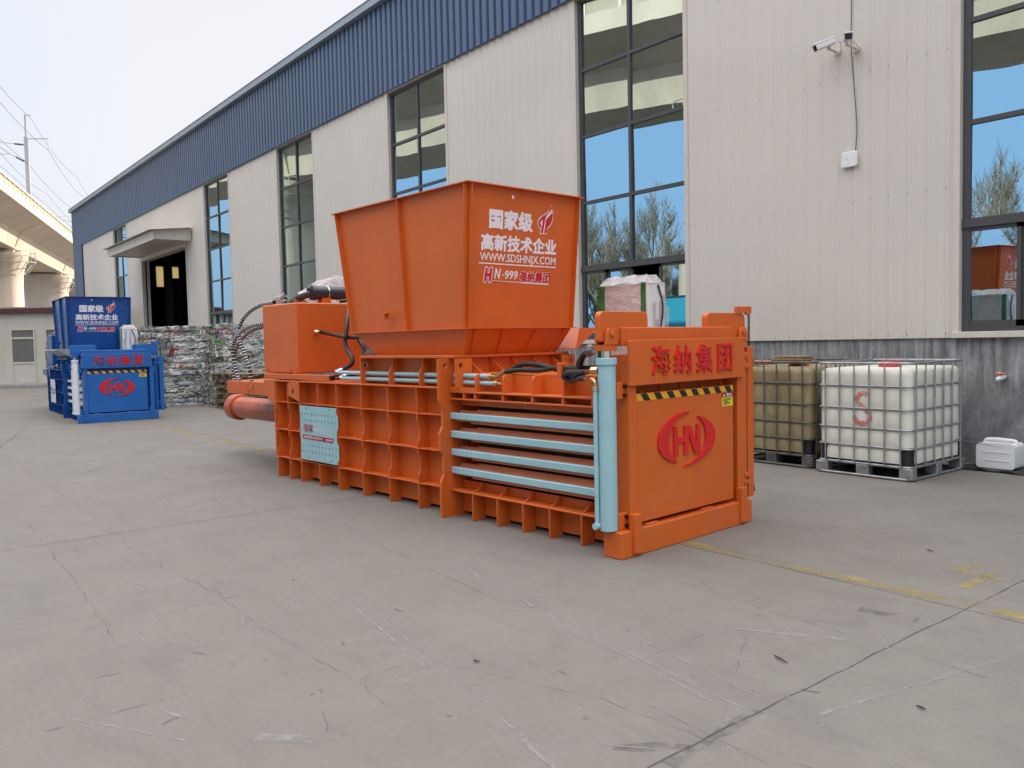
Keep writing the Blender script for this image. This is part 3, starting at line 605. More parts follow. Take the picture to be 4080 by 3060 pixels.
def build_press(name, loc, rz, label, C, flap_left):
    """C: the paints of this press"""
    root = tag(empty(name, loc, rz), label, "baling press")
    B = lambda nm, mb, mat=None, par=None, bevel=0.003, smooth=None: mb.build(nm, mat or C["body"], par or root, bevel, smooth)
    TH = 0.012
    # --- rear body shell
    m = MB(); lbox(m, 2.0, 5.24, 0.24, mir(0.24), 0.03, 1.10); lbox(m, 5.24, 5.26, 0.11, mir(0.11), 0.25, 1.10)
    B("body_shell", m)
    for mr in (False, True):
        W = (lambda w: mir(w)) if mr else (lambda w: w)
        edge = [(0.11, 0.0), (0.11, 0.302), (0.138, 0.345), (0.138, 0.455), (0.11, 0.495), (0.11, 0.60), (0.138, 0.645), (0.138, 0.75), (0.11, 0.80), (0.11, 1.10)]
        ribs = [5.215, 4.93, 4.67, 4.26, 3.873, 3.406, 2.939, 2.475]
        for l in ribs:
            m = MB(); pts = [(0.245, 1.10), (0.245, 0.0)] + edge
            if l == 4.26: pts = [(0.245, 1.10), (0.245, 0.88), (0.11, 0.88), (0.11, 1.10)]
            m.prism([(W(w), z) for w, z in pts], lambda a, b, t: Lc(t, a, b), l - TH / 2, l + TH / 2); B("body_rib", m, bevel=0.002)
            if l == 4.26:
                m = MB(); m.prism([(W(w), z) for w, z in [(0.245, 0.23), (0.245, 0.0), (0.11, 0.0), (0.11, 0.23)]], lambda a, b, t: Lc(t, a, b), l - TH / 2, l + TH / 2); B("body_rib", m, bevel=0.002)
        for z in (0.236, 0.556, 0.872):
            m = MB(); pts = [(2.0, 0.245), (2.0, 0.115)]; ls = sorted(ribs)
            for a, b in zip([2.0] + ls, ls):
                pts += [(a + (b - a) * 0.25, 0.132), (a + (b - a) * 0.75, 0.132), (b, 0.109)]
            pts += [(5.25, 0.109), (5.25, 0.245)]
            m.prism([(l, W(w)) for l, w in pts], lambda a, b, t: Lc(a, b, t), z - TH, z); B("body_ledge", m, bevel=0.002)
        m = MB(); lbox(m, 2.0, 5.26, min(W(0.10), W(0.40)), max(W(0.10), W(0.40)), 1.10, 1.116); B("top_flange", m)
        # big column plate at the chamber mouth
        col = [(0.30, 0.0), (0.0, 0.0), (0.0, 0.302), (0.034, 0.371), (0.034, 0.532), (0.0, 0.588), (0.0, 0.727), (0.034, 0.787), (0.034, 0.936), (0.0, 1.009), (0.0, 1.325), (0.012, 1.352), (0.036, 1.364), (0.30, 1.364)]
        m = MB(); m.prism([(W(w), z) for w, z in col if z < 1.01] + [(W(0.30), 1.009)], lambda a, b, t: Lc(t, a, b), 1.985, 2.012)
        sheet_holes(m, min(W(0.0), W(0.30)), max(W(0.0), W(0.30)), 1.009, 1.364, [(W(0.068), 1.302)], 0.026, lambda a, b, t: Lc(t, a, b), 1.985, 2.012)
        B("column_plate", m, bevel=0.0)
        # --- pressing chamber, slotted wall
        for k, (z0, z1) in enumerate(((0.345, 0.463), (0.505, 0.612), (0.662, 0.771), (0.812, 0.922))):
            m = MB(); m.prism([(W(.158), z0), (W(.185), z0), (W(.262), z1), (W(.236), z1 + .004)], lambda a, b, t: Lc(t, a, b), 0.2, 1.77)
            m.prism([(W(.166), z0 + .012), (W(.185), z0 + .012), (W(.255), z1 - .010), (W(.230), z1 - .008)], lambda a, b, t: Lc(t, a, b), 1.77, 1.985); B("chamber_slat", m, C["worn"])
        for z0, z1 in ((0.376, 0.434), (0.532, 0.590), (0.685, 0.744), (0.844, 0.900)):
            m = MB(); lbox(m, 0.20, 1.985, min(W(0.112), W(0.150)), max(W(0.112), W(0.150)), z0, z1); B("guide_bar", m, C["pipe"], bevel=0.006)
        m = MB(); lbox(m, 0.2, 1.985, min(W(0.24), W(0.26)), max(W(0.24), W(0.26)), 0.03, 0.305); B("chamber_side_plate", m)
        m = MB(); lbox(m, 0.2, 1.985, min(W(0.10), W(0.24)), max(W(0.10), W(0.24)), 0.226, 0.240); B("chamber_ledge", m)
        for l in (1.70, 1.39, 1.086, 0.791, 0.465):
            m = MB(); m.prism([(W(0.24), 0.0), (W(0.10), 0.0), (W(0.10), 0.226), (W(0.24), 0.226)], lambda a, b, t: Lc(t, a, b), l - TH / 2, l + TH / 2)
            m.prism([(W(0.12), 0.240), (W(0.24), 0.240), (W(0.24), 0.30), (W(0.225), 0.30)], lambda a, b, t: Lc(t, a, b), l - TH / 2, l + TH / 2); B("chamber_rib", m, bevel=0.002)
        m = MB(); lbox(m, 0.2, 1.985, min(W(0.24), W(0.265)), max(W(0.24), W(0.265)), 0.955, 1.235); B("chamber_lintel", m)
        for z0, z1, l1 in ((1.012, 1.026, 2.0), (1.072, 1.088, 1.985)):
            m = MB(); lbox(m, 0.2, l1, min(W(0.11), W(0.24)), max(W(0.11), W(0.24)), z0, z1); B("chamber_shelf", m)
        m = MB(); lbox(m, 1.655, 2.0, min(W(0.112), W(0.125)), max(W(0.112), W(0.125)), 1.088, 1.12)
        for l in (1.80, 1.655, 1.31, 0.97, 0.645, 0.35): lbox(m, l - 0.012, l + 0.012, min(W(0.115), W(0.238)), max(W(0.115), W(0.238)), 1.026, 1.072)
        B("shelf_spacer", m)
        for l, top in ((1.65, 1.236), (1.31, 1.234), (0.97, 1.234), (0.64, 1.234), (0.36, 1.234)):
            m = MB(); m.prism([(W(w), z) for w, z in rounded([(0.245, 1.088), (0.12, 1.088), (0.12, top), (0.245, top)], [0, 0, 0.05, 0])], lambda a, b, t: Lc(t, a, b), l - 0.008, l + 0.008); B("shelf_rib", m, bevel=0.002)
        m = MB(); sheet_holes(m, min(W(0.085), W(0.26)), max(W(0.085), W(0.26)), 1.12, 1.362, [(W(0.14), 1.303)], 0.024, lambda a, b, t: Lc(t, a, b), 1.855, 1.873); B("lifting_eye", m, bevel=0.0)
        # --- feed box under the hopper
        m = MB(); lbox(m, 1.97, 3.40, min(W(0.24), W(0.255)), max(W(0.24), W(0.255)), 1.116, 1.366); B("feed_box_wall", m)
        for l, ww in ((2.90, 0.0), (2.42, 0.0)):
            m = MB(); m.prism([(W(w), z) for w, z in [(0.24, 1.116), (0.11, 1.116), (0.11, 1.235), (0.155, 1.30), (0.155, 1.366), (0.24, 1.366)]], lambda a, b, t: Lc(t, a, b), l - TH / 2, l + TH / 2); B("feed_box_rib", m, bevel=0.002)
        m = MB(); sheet_holes(m, min(W(0.11), W(0.26)), max(W(0.11), W(0.26)), 1.116, 1.362, [(W(0.165), 1.30)], 0.026, lambda a, b, t: Lc(t, a, b), 3.385, 3.40); B("lifting_eye", m, bevel=0.0)
        m = MB(); pts = rounded([(4.645, 0.885), (4.895, 0.945), (4.895, 1.10), (4.645, 1.10)], [0, 0.0, 0.045, 0]); 
        m.prism(pts, lambda a, b, t: Lc(a, W(t), b), 0.10, 0.118); B("lifting_lug", m)
        m = MB(); m.prism([(4.78 + 0.017 * math.cos(k * .5236), 1.002 + 0.028 * math.sin(k * .5236)) for k in range(12)], lambda a, b, t: Lc(a, W(t), b), 0.096, 0.1005); B("lug_hole_disc", m, M["black"], bevel=0)  # filled black disc, paints the dark of an open hole onto the lug
        m = MB()
        m.prism([(5.25, 1.116), (5.51, 1.116), (5.51, 0.96), (5.25, 0.80)], lambda a, b, t: Lc(a, W(t), b), 0.112, 0.132); B("rear_gusset_plate", m)
        m = MB(); lbox(m, 4.02, 5.50, min(W(0.115), W(0.19)), max(W(0.115), W(0.19)), 1.128, 1.186); B("skid_rail", m)
        if True:
            m = MB(); lbox(m, 4.0, 4.02, min(W(0.125), W(0.18)), max(W(0.125), W(0.18)), 1.138, 1.178); B("skid_rail_mouth", m, M["black"], bevel=0)
    # roof of the chamber, feed box front, rails
    m = MB(); lbox(m, 0.2, 1.985, 0.24, mir(0.24), 1.222, 1.236); B("chamber_roof", m)
    m = MB(); lbox(m, 1.975, 1.99, 0.24, mir(0.24), 1.236, 1.366); B("feed_box_front", m)
    for w in (0.30, 0.56, 0.82, 1.08, 1.33):
        m = MB(); m.prism([(1.974, 1.36), (1.974, 1.237), (1.76, 1.237)], lambda a, b, t: Lc(a, t, b), w, w + 0.012); B("front_gusset", m, bevel=0.001)
    m = MB()
    lbox(m, 1.91, 3.385, 0.105, 0.30, 1.366, 1.390); lbox(m, 1.91, 3.385, mir(0.30), mir(0.105), 1.366, 1.390); lbox(m, 1.91, 2.05, 0.30, mir(0.30), 1.366, 1.390); lbox(m, 3.20, 3.385, 0.30, mir(0.30), 1.366, 1.390); B("hopper_rail", m)
    m = MB(); lbox(m, 3.38, 3.40, 0.255, mir(0.255), 1.116, 1.366); B("feed_box_back", m)
    # chamber floor, inside dark
    m = MB(); lbox(m, 0.2, 1.985, 0.26, mir(0.26), 0.03, 0.06); B("chamber_floor", m, C["worn"])
    m = MB(); lbox(m, 0.24, 1.97, 0.42, mir(0.42), 0.06, 1.215); B("dark_chamber_block", m, M["dark_in"])  # added dark block, stands for the chamber's shade behind the slots
    # ---------------- hopper
    zf, zt = 1.62, 2.82; lf, lt = 1.815, 1.722; lrf, lrt = 3.585, 3.80; wf, wt = 0.180, 0.160
    q = lambda a, b, z: a + (b - a) * (z - zf) / (zt - zf)
    HF = lambda w, z, t: Lc(q(lf, lt, z) - t, w, z)          # t: outwards
    hop = MB()
    sheet_holes(hop, 0.0, 1.0, zf, zt, [(0.387, 2.752)], 0.0125, lambda a, b, t: HF(q(wf, wt, b) + a * (q(mir(wf), mir(wt), b) - q(wf, wt, b)), b, t), 0.0, -0.006, ry=0.017)
    for W in (lambda w: w, mir):
        hop.hexa([Lc(lf, W(wf), zf), Lc(lrf, W(wf), zf), Lc(lrf, W(wf + .006), zf), Lc(lf, W(wf + .006), zf), Lc(lt, W(wt), zt), Lc(lrt, W(wt), zt), Lc(lrt, W(wt + .006), zt), Lc(lt, W(wt + .006), zt)])
    hop.hexa([Lc(lrf, wf, zf), Lc(lrf, mir(wf), zf), Lc(lrf - .006, mir(wf), zf), Lc(lrf - .006, wf, zf), Lc(lrt, wt, zt), Lc(lrt, mir(wt), zt), Lc(lrt - .006, mir(wt), zt), Lc(lrt - .006, wt, zt)])
    H = B("hopper", hop, C["hop"], bevel=0)
    # rim angle and base flange
    def ring(l0, l1, w0, out, inn, z0, z1):
        m = MB(); a0, a1, b0, b1 = l0 - out, l1 + out, w0 - out, mir(w0) + out
        lbox(m, a0, l0 + inn, b0, b1, z0, z1); lbox(m, l1 - inn, a1, b0, b1, z0, z1); lbox(m, l0 + inn, l1 - inn, b0, w0 + inn, z0, z1); lbox(m, l0 + inn, l1 - inn, mir(w0) - inn, b1, z0, z1); return m
    B("rim_flange", ring(lt, lrt, wt, 0.052, 0.0, zt - 0.004, zt + 0.006), C["hop"], H, 0.001); B("base_flange", ring(lf, lrf, wf, 0.045, 0.0, zf - 0.008, zf), C["hop"], H, 0.001)
    def stiff(pb, pt, nrm):      # an upright fin standing out of the wall between two points
        m = MB(); n_ = Vector(nrm); d = Vector((n_.y, -n_.x, 0)) * 0.004; b0, b1 = Vector(Lc(*pb)), Vector(Lc(*pt))
        m.hexa([b0 - d, b0 + d, b0 + d + n_ * 0.042, b0 - d + n_ * 0.042, b1 - d, b1 + d, b1 + d + n_ * 0.048, b1 - d + n_ * 0.048]); B("stiffener", m, C["hop"], H, 0.001)
    for W, s in ((lambda w: w, -1), (mir, 1)):
        for fb, ft in ((lf + .006, lt + .006), ((lf + lrf) / 2 - .06, (lt + lrt) / 2 - .06), (lrf - .006, lrt - .006)): stiff((fb, W(wf), zf + .001), (ft, W(wt), zt - .006), (0, s, 0))
        for s2, wq in ((1, 0.006),): stiff((lf, W(wf + wq), zf + .001), (lt, W(wt + wq), zt - .006), (1, 0, 0)); stiff((lrf, W(wf + wq), zf + .001), (lrt, W(wt + wq), zt - .006), (-1, 0, 0))
    # small catch on the side of the hopper
    m = MB(); m.prism([(0, 0), (0.075, 0.012), (0.085, -0.006), (0.05, -0.015), (0.05, -0.06), (0.018, -0.06), (0.018, -0.015)], lambda a, b, t: Lc(2.84 - a + 0.12, t, 1.79 + b), 0.085, 0.14); B("hopper_catch", m, C["hop"], H, 0.001)
    # skirt below: splayed walls down to the rail
    bl, br, bw = 1.955, 3.30, 0.245; sk = MB()
    for a, b, c_, d in (((bl, bw), (br, bw), (lrf, wf), (lf, wf)), ((bl, mir(bw)), (br, mir(bw)), (lrf, mir(wf)), (lf, mir(wf))), ((bl, bw), (bl, mir(bw)), (lf, mir(wf)), (lf, wf)), ((br, bw), (br, mir(bw)), (lrf, mir(wf)), (lrf, wf))):
        sk.add([Lc(*a, 1.39), Lc(*b, 1.39), Lc(*c_, zf - .008), Lc(*d, zf - .008)], [(0, 1, 2, 3)])
    sko = B("hopper_skirt", sk, C["hop"], H, 0)
    so_ = sko.modifiers.new("thick", 'SOLIDIFY'); so_.thickness = 0.006
    for w0, w1 in ((0.32, 0.26), (0.62, 0.58), (0.95, 0.98), (1.29, 1.36)):
        m = MB(); a, b = Vector(Lc(bl, w0, 1.39)), Vector(Lc(lf, w1, zf - .009)); d = Vector((0, 0.004, 0)); n_ = Vector((0.83, 0, -0.55)) * 0.04
        m.hexa([a - d, a + d, a + d + n_ * .6, a - d + n_ * .6, b - d, b + d, b + d + n_ * .6, b - d + n_ * .6]); B("skirt_fin", m, C["hop"], H, 0.001)
    for s in ((True, False) if flap_left else (False,)):
        W = (lambda w: w) if s else mir
        m = MB(); a0, a1 = 1.72, 3.45
        m.hexa([Lc(a0, W(0.20), 1.41), Lc(a1, W(0.20), 1.41), Lc(a1, W(-0.10), 1.605), Lc(a0, W(-0.10), 1.605), Lc(a0, W(0.20), 1.418), Lc(a1, W(0.20), 1.418), Lc(a1, W(-0.10), 1.613), Lc(a0, W(-0.10), 1.613)])
        m.hexa([Lc(a0, W(-0.10), 1.605), Lc(a1, W(-0.10), 1.605), Lc(a1, W(-0.135), 1.585), Lc(a0, W(-0.135), 1.585), Lc(a0, W(-0.10), 1.613), Lc(a1, W(-0.10), 1.613), Lc(a1, W(-0.135), 1.593), Lc(a0, W(-0.135), 1.593)])
        for e in (a0 + .002, a1 - .010): m.prism([(W(0.20), 1.418), (W(-0.10), 1.612), (W(0.15), 1.612)], lambda p_, q_, t: Lc(t, p_, q_), e, e + .008)
        B("hopper_flap", m, M["galv"] if (s and flap_left) else C["hop"], H, 0.001)
    # writing on the front of the hopper
    wl = MB(); put_text(wl, "国家级", .395, .912, 2.466, 2.633, HF, .002, .062); put_text(wl, "高新技术企业", .311, 1.219, 2.279, 2.419, HF, .002, .058)
    put_text(wl, "WWW.SDSHNJX.COM", .303, 1.216, 2.190, 2.259, HF, .002, .03, yref="WSH")
    poly_flat(wl, [(.295, 2.164), (1.223, 2.164), (1.223, 2.174), (.295, 2.174)], HF, .002)
    put_text(wl, "H", .345, .457, 2.009, 2.138, HF, .002, .16, .22); put_text(wl, "N", .470, .545, 2.043, 2.132, HF, .0024, .05, .22); put_text(wl, "-", .560, .588, 2.072, 2.081, HF, .002, .045); put_text(wl, "999", .595, .747, 2.044, 2.117, HF, .002, .035, .15)
    put_text(wl, "海纳集团", .762, 1.152, 2.026, 2.120, HF, .002, .13, .12); poly_flat(wl, [(.447, 2.018), (.452, 2.026), (1.138, 2.020), (1.132, 2.008)], HF, .002); poly_flat(wl, FO, HF, .002)
    B("white_lettering", wl, M["decal_white"], H, 0)
    rl = MB(); put_text(rl, "H", .353, .449, 2.017, 2.130, HF, .0035, .10, .22); put_text(rl, "海纳集团", .762, 1.152, 2.026, 2.120, HF, .0038, .055, .12)
    poly_flat(rl, [(.455, 2.0185), (.457, 2.0225), (.80, 2.018), (.80, 2.016)], HF, .0035); poly_flat(rl, FA, HF, .0035); poly_flat(rl, FB, HF, .0035); B("red_lettering", rl, M["decal_red"], H, 0)
    # ---------------- perforated cover on the side
    sd_ = lambda a, b, t: Lc(-a, 0.104 - t, b)             # a runs towards the front
    m = MB(); a0, a1 = -4.63, -3.866; hl = []
    for b in (0.352, 0.420, 0.692, 0.760):
        hl += [(-4.59 + k * 0.0703, b) for k in range(11)]
    hl += [(-4.48, 0.288), (-3.989, 0.288), (-4.48, 0.823), (-3.993, 0.823)]
    sheet_holes(m, a0, a1, 0.262, 0.850, hl, 0.0095, sd_, 0.0, 0.006, ry=0.0125)
    for z0, z1 in ((0.32, 0.46), (0.64, 0.755)):
        m.prism([(a1, z0 - .04), (a1 + .034, z0), (a1 + .034, z1), (a1, z1 + .035)], sd_, 0.0, 0.006)
    pad = B("perforated_cover", m, C["pad"], bevel=0)
    m = MB(); put_text(m, "国家", -4.545, -4.345, .572, .655, sd_, .0085, .05); put_text(m, "高新技术企业", -4.336, -3.938, .563, .619, sd_, .0085, .012)
    B("white_lettering", m, M["decal_white"] if not flap_left else M["galv"], pad, 0)
    m = MB(); put_text(m, "国家", -4.545, -4.345, .572, .655, sd_, .0095, .02); poly_flat(m, [(-4.585, .490), (-3.944, .484), (-3.920, .531), (-4.568, .538)], sd_, .0085); B("red_lettering", m, M["decal_dark_red"], pad, 0)
    m = MB(); put_text(m, "海纳集团HNGROUP", -4.555, -4.146, .498, .529, sd_, .0095, .01); put_text(m, "HN-999", -4.08, -3.947, .496, .522, sd_, .0095, .01); B("white_lettering", m, M["decal_white"], pad, 0)
    # ---------------- pipes along the side
    for z, l0, l1 in ((1.216, 1.53, 3.93), (1.158, 1.46, 3.85)):
        m = MB(); m.cyl(Lc(l0, .18, z), Lc(l1, .18, z), .0195, n=14); pp = B("hydraulic_pipe", m, C["pipe"], bevel=0, smooth=40)
        m = MB(); m.cyl(Lc(l0 - .03, .18, z), Lc(l0 + .004, .18, z), .026, n=6); m.tube(spline([Lc(l0 - .02, .18, z), Lc(l0 - .075, .18, z), Lc(l0 - .115, .19, z + .022), Lc(l0 - .15, .2, z + .045)]), .014, 10); B("elbow_fitting", m, M["brass"], pp, 0, 35)
        m = MB(); m.cyl(Lc(l1, .18, z), Lc(l1 + .035, .18, z + .008), .021, n=10); m.tube(spline([Lc(l1 + .02, .18, z), Lc(l1 + .05, .2, z + .012), Lc(l1 + .03, .25, z + .03)]), .016, 10); B("pipe_end_fitting", m, M["chrome"], pp, 0, 35)
    def hose(pts, r=.021, nm="hydraulic_hose", mat=None, par=None):
        m = MB(); m.tube(spline([Lc(*p) for p in pts], 7), r, 10); return B(nm, m, mat or M["rubber"], par, 0, 50)
    if not flap_left:
        hose([(1.37, .21, 1.255), (1.25, .25, 1.268), (1.06, .28, 1.266), (.90, .30, 1.285), (.75, .30, 1.283), (.50, .28, 1.29), (.30, .25, 1.295), (.22, .22, 1.30)])
        hose([(1.44, .26, 1.225), (1.36, .27, 1.268), (1.25, .28, 1.31), (1.10, .29, 1.312), (.95, .30, 1.288), (.80, .30, 1.262), (.58, .24, 1.262)])
        m = MB(); lbox(m, .795, .835, .255, .335, 1.236, 1.325); B("hose_clamp", m)
        hose([(.335, .05, 1.272), (.45, .06, 1.267), (.56, .07, 1.255), (.60, .09, 1.228), (.54, .10, 1.205), (.45, .07, 1.218), (.38, .03, 1.226), (.335, .02, 1.229)], .019)
        hose([(.56, .24, 1.262), (.60, .14, 1.25), (.52, .09, 1.235), (.44, .06, 1.255), (.36, .05, 1.27)], .019)
        hose([(.60, .26, 1.28), (.58, .25, 1.33), (.53, .22, 1.375), (.47, .2, 1.405), (.42, .19, 1.425)], .024); hose([(.66, .30, 1.28), (.63, .29, 1.335), (.56, .26, 1.38), (.47, .23, 1.42)], .02)
        m = MB(); m.tube([Lc(.47, .21, 1.40), Lc(.43, .2, 1.425), Lc(.39, .19, 1.43)], .04, 8, radii=[.032, .045, .03]); B("wrapped_hose_end", m, M["film_bag"], bevel=0, smooth=30)
    # ---------------- gate
    m = MB(); lbox(m, 0.0, 0.165, 0.0, 1.63, 0.0, 0.186); gb = B("gate_beam", m, C["gate"], bevel=0.006)
    m = MB(); lbox(m, .02, .16, .30, .43, .186, .198); lbox(m, .02, .16, .98, 1.12, .186, .198); B("wear_pad", m, C["gate"], gb)
    for a in (0.115, 1.445):
        m = MB(); lbox(m, -.024, .0, a, a + .078, .027, .296); lbox(m, .0, .029, a, a + .078, .188, .296); B("stop_clip", m, C["gate"], gb, .002)
    for a, b in ((.135, .217), (1.478, 1.566)):
        m = MB(); lbox(m, .03, .20, a, b, .187, 1.176); B("guide_post", m, C["gate"])
    m = MB(); lbox(m, .165, .20, .217, 1.478, .06, 1.176); B("gate_back_frame", m, C["gate"])
    m = MB(); lbox(m, .034, .075, .219, 1.418, .216, 1.118); door = B("gate_door", m, C["gate"])
    m = MB()
    for w in (.30, .55, .80, 1.05, 1.30): m.prism([(.112, 1.176), (.112, 1.10), (.045, 1.119), (.06, 1.125)], lambda a, b, t: Lc(a, t, b), w, w + .012)
    B("door_top_fin", m, C["gate"], door, .001)
    DF = lambda w, z, t: Lc(.034 - t, w, z)
    m = MB(); m.prism(CL, DF, .0, .014); m.prism(CR, DF, .0, .014); m.prism(HN, DF, .0, .014); B("raised_emblem", m, M["red"], door, .001)
    m = MB(); poly_flat(m, [(.221, 1.066), (1.416, 1.066), (1.416, 1.116), (.221, 1.116)], DF, .0015); st = B("hazard_stripe", m, M["yellow"], door, 0)
    m = MB()
    for k in range(8):
        a = .262 + k * .1475; poly_flat(m, [(a, 1.1155), (a + .072, 1.1155), (a + .110, 1.0665), (a + .038, 1.0665)], DF, .003)
    B("black_band", m, M["black"], st, 0)
    m = MB(); poly_flat(m, [(1.262, .958), (1.413, .958), (1.413, 1.064), (1.262, 1.064)], DF, .0015); wlb = B("warning_label", m, M["label_yellow"], door, 0)
    m = MB(); poly_flat(m, [(1.262, 1.028), (1.413, 1.028), (1.413, 1.064), (1.262, 1.064)], DF, .003); B("label_header", m, M["decal_dark_red"], wlb, 0)
    m = MB(); put_text(m, "警告", 1.318, 1.395, 1.033, 1.058, DF, .004, .01); poly_flat(m, [(1.275, 1.035), (1.302, 1.035), (1.288, 1.056)], DF, .004); B("label_words", m, M["decal_white"], wlb, 0)
    m = MB()
    for k, (e, f_) in enumerate(((1.276, 1.392), (1.276, 1.38), (1.284, 1.34), (1.276, 1.384), (1.284, 1.36))): poly_flat(m, [(e, 1.012 - k * .0105), (f_, 1.012 - k * .0105), (f_, 1.017 - k * .0105), (e, 1.017 - k * .0105)], DF, .003)
    B("label_lines", m, M["black"], wlb, 0)
    m = MB(); m.prism(rounded([(.117, 1.177), (1.531, 1.177), (1.531, 1.490), (.117, 1.490)], [0, 0, .012, .012]), lambda a, b, t: Lc(t, a, b), 0.0, .028); hd = B("header_plate", m, C["gate"])
    m = MB(); lbox(m, .0285, .20, .128, 1.52, 1.178, 1.392); B("header_box", m, C["gate"], hd)
    m = MB(); HP = lambda w, z, t: Lc(-t, w, z)
    for s, a, b in (("海", .345, .547), ("纳", .604, .806), ("集", .878, 1.080), ("团", 1.152, 1.344)): put_text(m, s, a, b, 1.240, 1.444, HP, .0005, .012, 0, .012)
    B("raised_lettering", m, M["red"], hd, 0)
    for a, b, z0 in ((-.085, .43, 1.482), (1.155, 1.69, 1.482)):
        m = MB(); m.prism(rounded([(a, z0), (b, z0), (b, 1.688), (a, 1.688)], [.02, .0, .05, .05]), lambda p, q_, t: Lc(t, p, q_), .09, .14); B("lifting_plate", m, C["gate"], bevel=.004)
    m = MB(); lbox(m, .065, .165, .115, 1.46, 1.45, 1.578); B("cross_beam", m, C["gate"], bevel=.006)
    for c, sg in ((.005, 1), (1.625, -1)):
        left = sg == 1; lc = .115
        m = MB(); m.cyl(Lc(lc, c, .19), Lc(lc, c, 1.34), .062, n=28); m.cyl(Lc(lc, c, 1.325), Lc(lc, c, 1.372), .072, n=28); m.cyl(Lc(lc, c, .19), Lc(lc, c, .215), .058, n=28)
        cy_ = B("lift_cylinder", m, C["cyl"] if left else C["body"], bevel=.003, smooth=40)
        m = MB(); m.cyl(Lc(lc, c, 1.37), Lc(lc, c, 1.45), .034, n=20); B("piston_rod", m, M["chrome"], cy_, 0, 40)
        m = MB(); lbox(m, lc - .05, lc + .05, c - .06, c + .055, 1.42, 1.462)
        for e in (lc - .055, lc + .03): m.prism(rounded([(c - .062, 1.462), (c + .062, 1.462), (c + .048, 1.575), (c - .048, 1.575)], [0, 0, .045, .045]), lambda p, q_, t: Lc(t, p, q_), e, e + .022)
        ck = B("rod_clevis", m, C["gate"], cy_, .002)
        m = MB(); m.cyl(Lc(lc - .068, c, 1.535), Lc(lc + .06, c, 1.535), .021, n=18); B("clevis_pin", m, C["gate"], ck, .002, 40)
        m = MB(); pw = c - .062 * sg; m.cyl(Lc(lc + .05, pw, .225), Lc(lc + .05, pw, 1.155), .0165, n=12)
        m.cyl(Lc(lc + .05, pw - .028 * sg, .222), Lc(lc + .05, pw + .04 * sg, .222), .024, n=14)
        for z in (.60, 1.04): m.cyl(Lc(lc + .05, pw, z), Lc(lc + .02, pw + .04 * sg, z), .009, n=8)
        fp = B("feed_pipe", m, C["cyl"] if left else C["body"], cy_, 0, 40)
        if left:
            m = MB(); m.cyl(Lc(lc + .05, pw, 1.15), Lc(lc + .05, pw, 1.185), .024, n=6); m.tube(spline([Lc(lc + .05, pw, 1.18), Lc(lc + .055, pw, 1.212), Lc(lc + .09, pw + .01, 1.228), Lc(lc + .16, pw + .05, 1.229), Lc(lc + .22, .02, 1.229)]), .015, 10); B("elbow_fitting", m, M["brass"], fp, 0, 35)
            m = MB(); m.cyl(Lc(lc + .04, pw + .02, 1.288), Lc(lc + .09, pw + .01, 1.286), .026, n=6); m.tube(spline([Lc(lc + .06, pw + .01, 1.287), Lc(lc + .13, .0, 1.282), Lc(lc + .22, .05, 1.273)]), .019, 10); B("elbow_fitting", m, M["brass"], fp, 0, 35)
        for z0 in (1.066, .165):
            m = MB(); a, b = (c + .045, .16) if left else (1.52, c - .045); lbox(m, .06, .10, a, b, z0 + .022, z0 + .135); br_ = B("mount_bracket", m, C["gate"], bevel=.004)
            for zz in (z0 + .048, z0 + .110):
                m = MB(); m.cyl(Lc(.045, (a + b) / 2 + .012, zz), Lc(.06, (a + b) / 2 + .012, zz), .0155, n=6); B("bolt", m, M["bolt"], br_, .001)
    # right hand guard bar, blocks, chain and its arm
    m = MB(); lbox(m, .075, .10, 1.70, 1.788, .180, 1.416); lbox(m, .10, .30, 1.70, 1.71, .19, 1.41); gbar = B("guard_bar", m, C["gate"])
    for z0, z1, a, b in ((1.245, 1.278, 1.60, 1.70), (1.06, 1.165, 1.566, 1.60), (.36, .392, 1.60, 1.70), (.30, .33, 1.60, 1.70)):
        m = MB(); lbox(m, .045, .08, a, b, z0, z1); B("guard_block", m, C["gate"], gbar)
    m = MB(); lbox(m, .09, .13, 1.788, 1.812, 1.30, 1.39); lbox(m, .09, .13, 1.788, 1.815, .24, .30); B("limit_switch", m, C["gate"], gbar)
    hose([(.10, 1.72, 1.235), (.09, 1.78, 1.25), (.10, 1.83, 1.29), (.11, 1.815, 1.33)], .006, "switch_cable", M["rubber"], gbar); hose([(.10, 1.69, .31), (.09, 1.75, .26), (.10, 1.83, .215), (.11, 1.825, .27)], .008, "switch_cable", M["rubber"], gbar)
    m = MB(); m.prism(rounded([(1.545, 1.690), (1.69, 1.690), (1.70, 1.672), (1.762, 1.672), (1.768, 1.742), (1.545, 1.738)], [0, 0, .01, .028, .028, 0]), lambda a, b, t: Lc(t, a, b), .075, .10); arm = B("chain_arm", m, C["gate"], bevel=.002)
    m = MB()
    for k in range(13):
        z = 1.672 - k * .0205; n_ = 10
        ring_ = [(math.cos(2 * math.pi * i / n_) * .0085, math.sin(2 * math.pi * i / n_) * .0145) for i in range(n_ + 1)]
        m.tube([Lc(.088 + (u if k % 2 else 0), 1.742 + (0 if k % 2 else u), z + v) for u, v in ring_], .0036, 5, caps=False)
    B("chain", m, M["bolt"], arm, 0, 60)
    # ---------------- rear: tank, tray, ram, cooler
    m = MB(); lbox(m, 4.83, 5.665, .20, 1.30, 1.188, 1.985); tk = B("oil_tank", m, bevel=.012)
    m = MB(); m.cyl(Lc(5.0, .185, 1.235), Lc(5.0, .20, 1.235), .014, n=8); lbox(m, 5.55, 5.60, .192, .20, 1.19, 1.25); lbox(m, 4.87, 4.92, .192, .20, 1.19, 1.25); B("drain_plug", m, None, tk, .001)
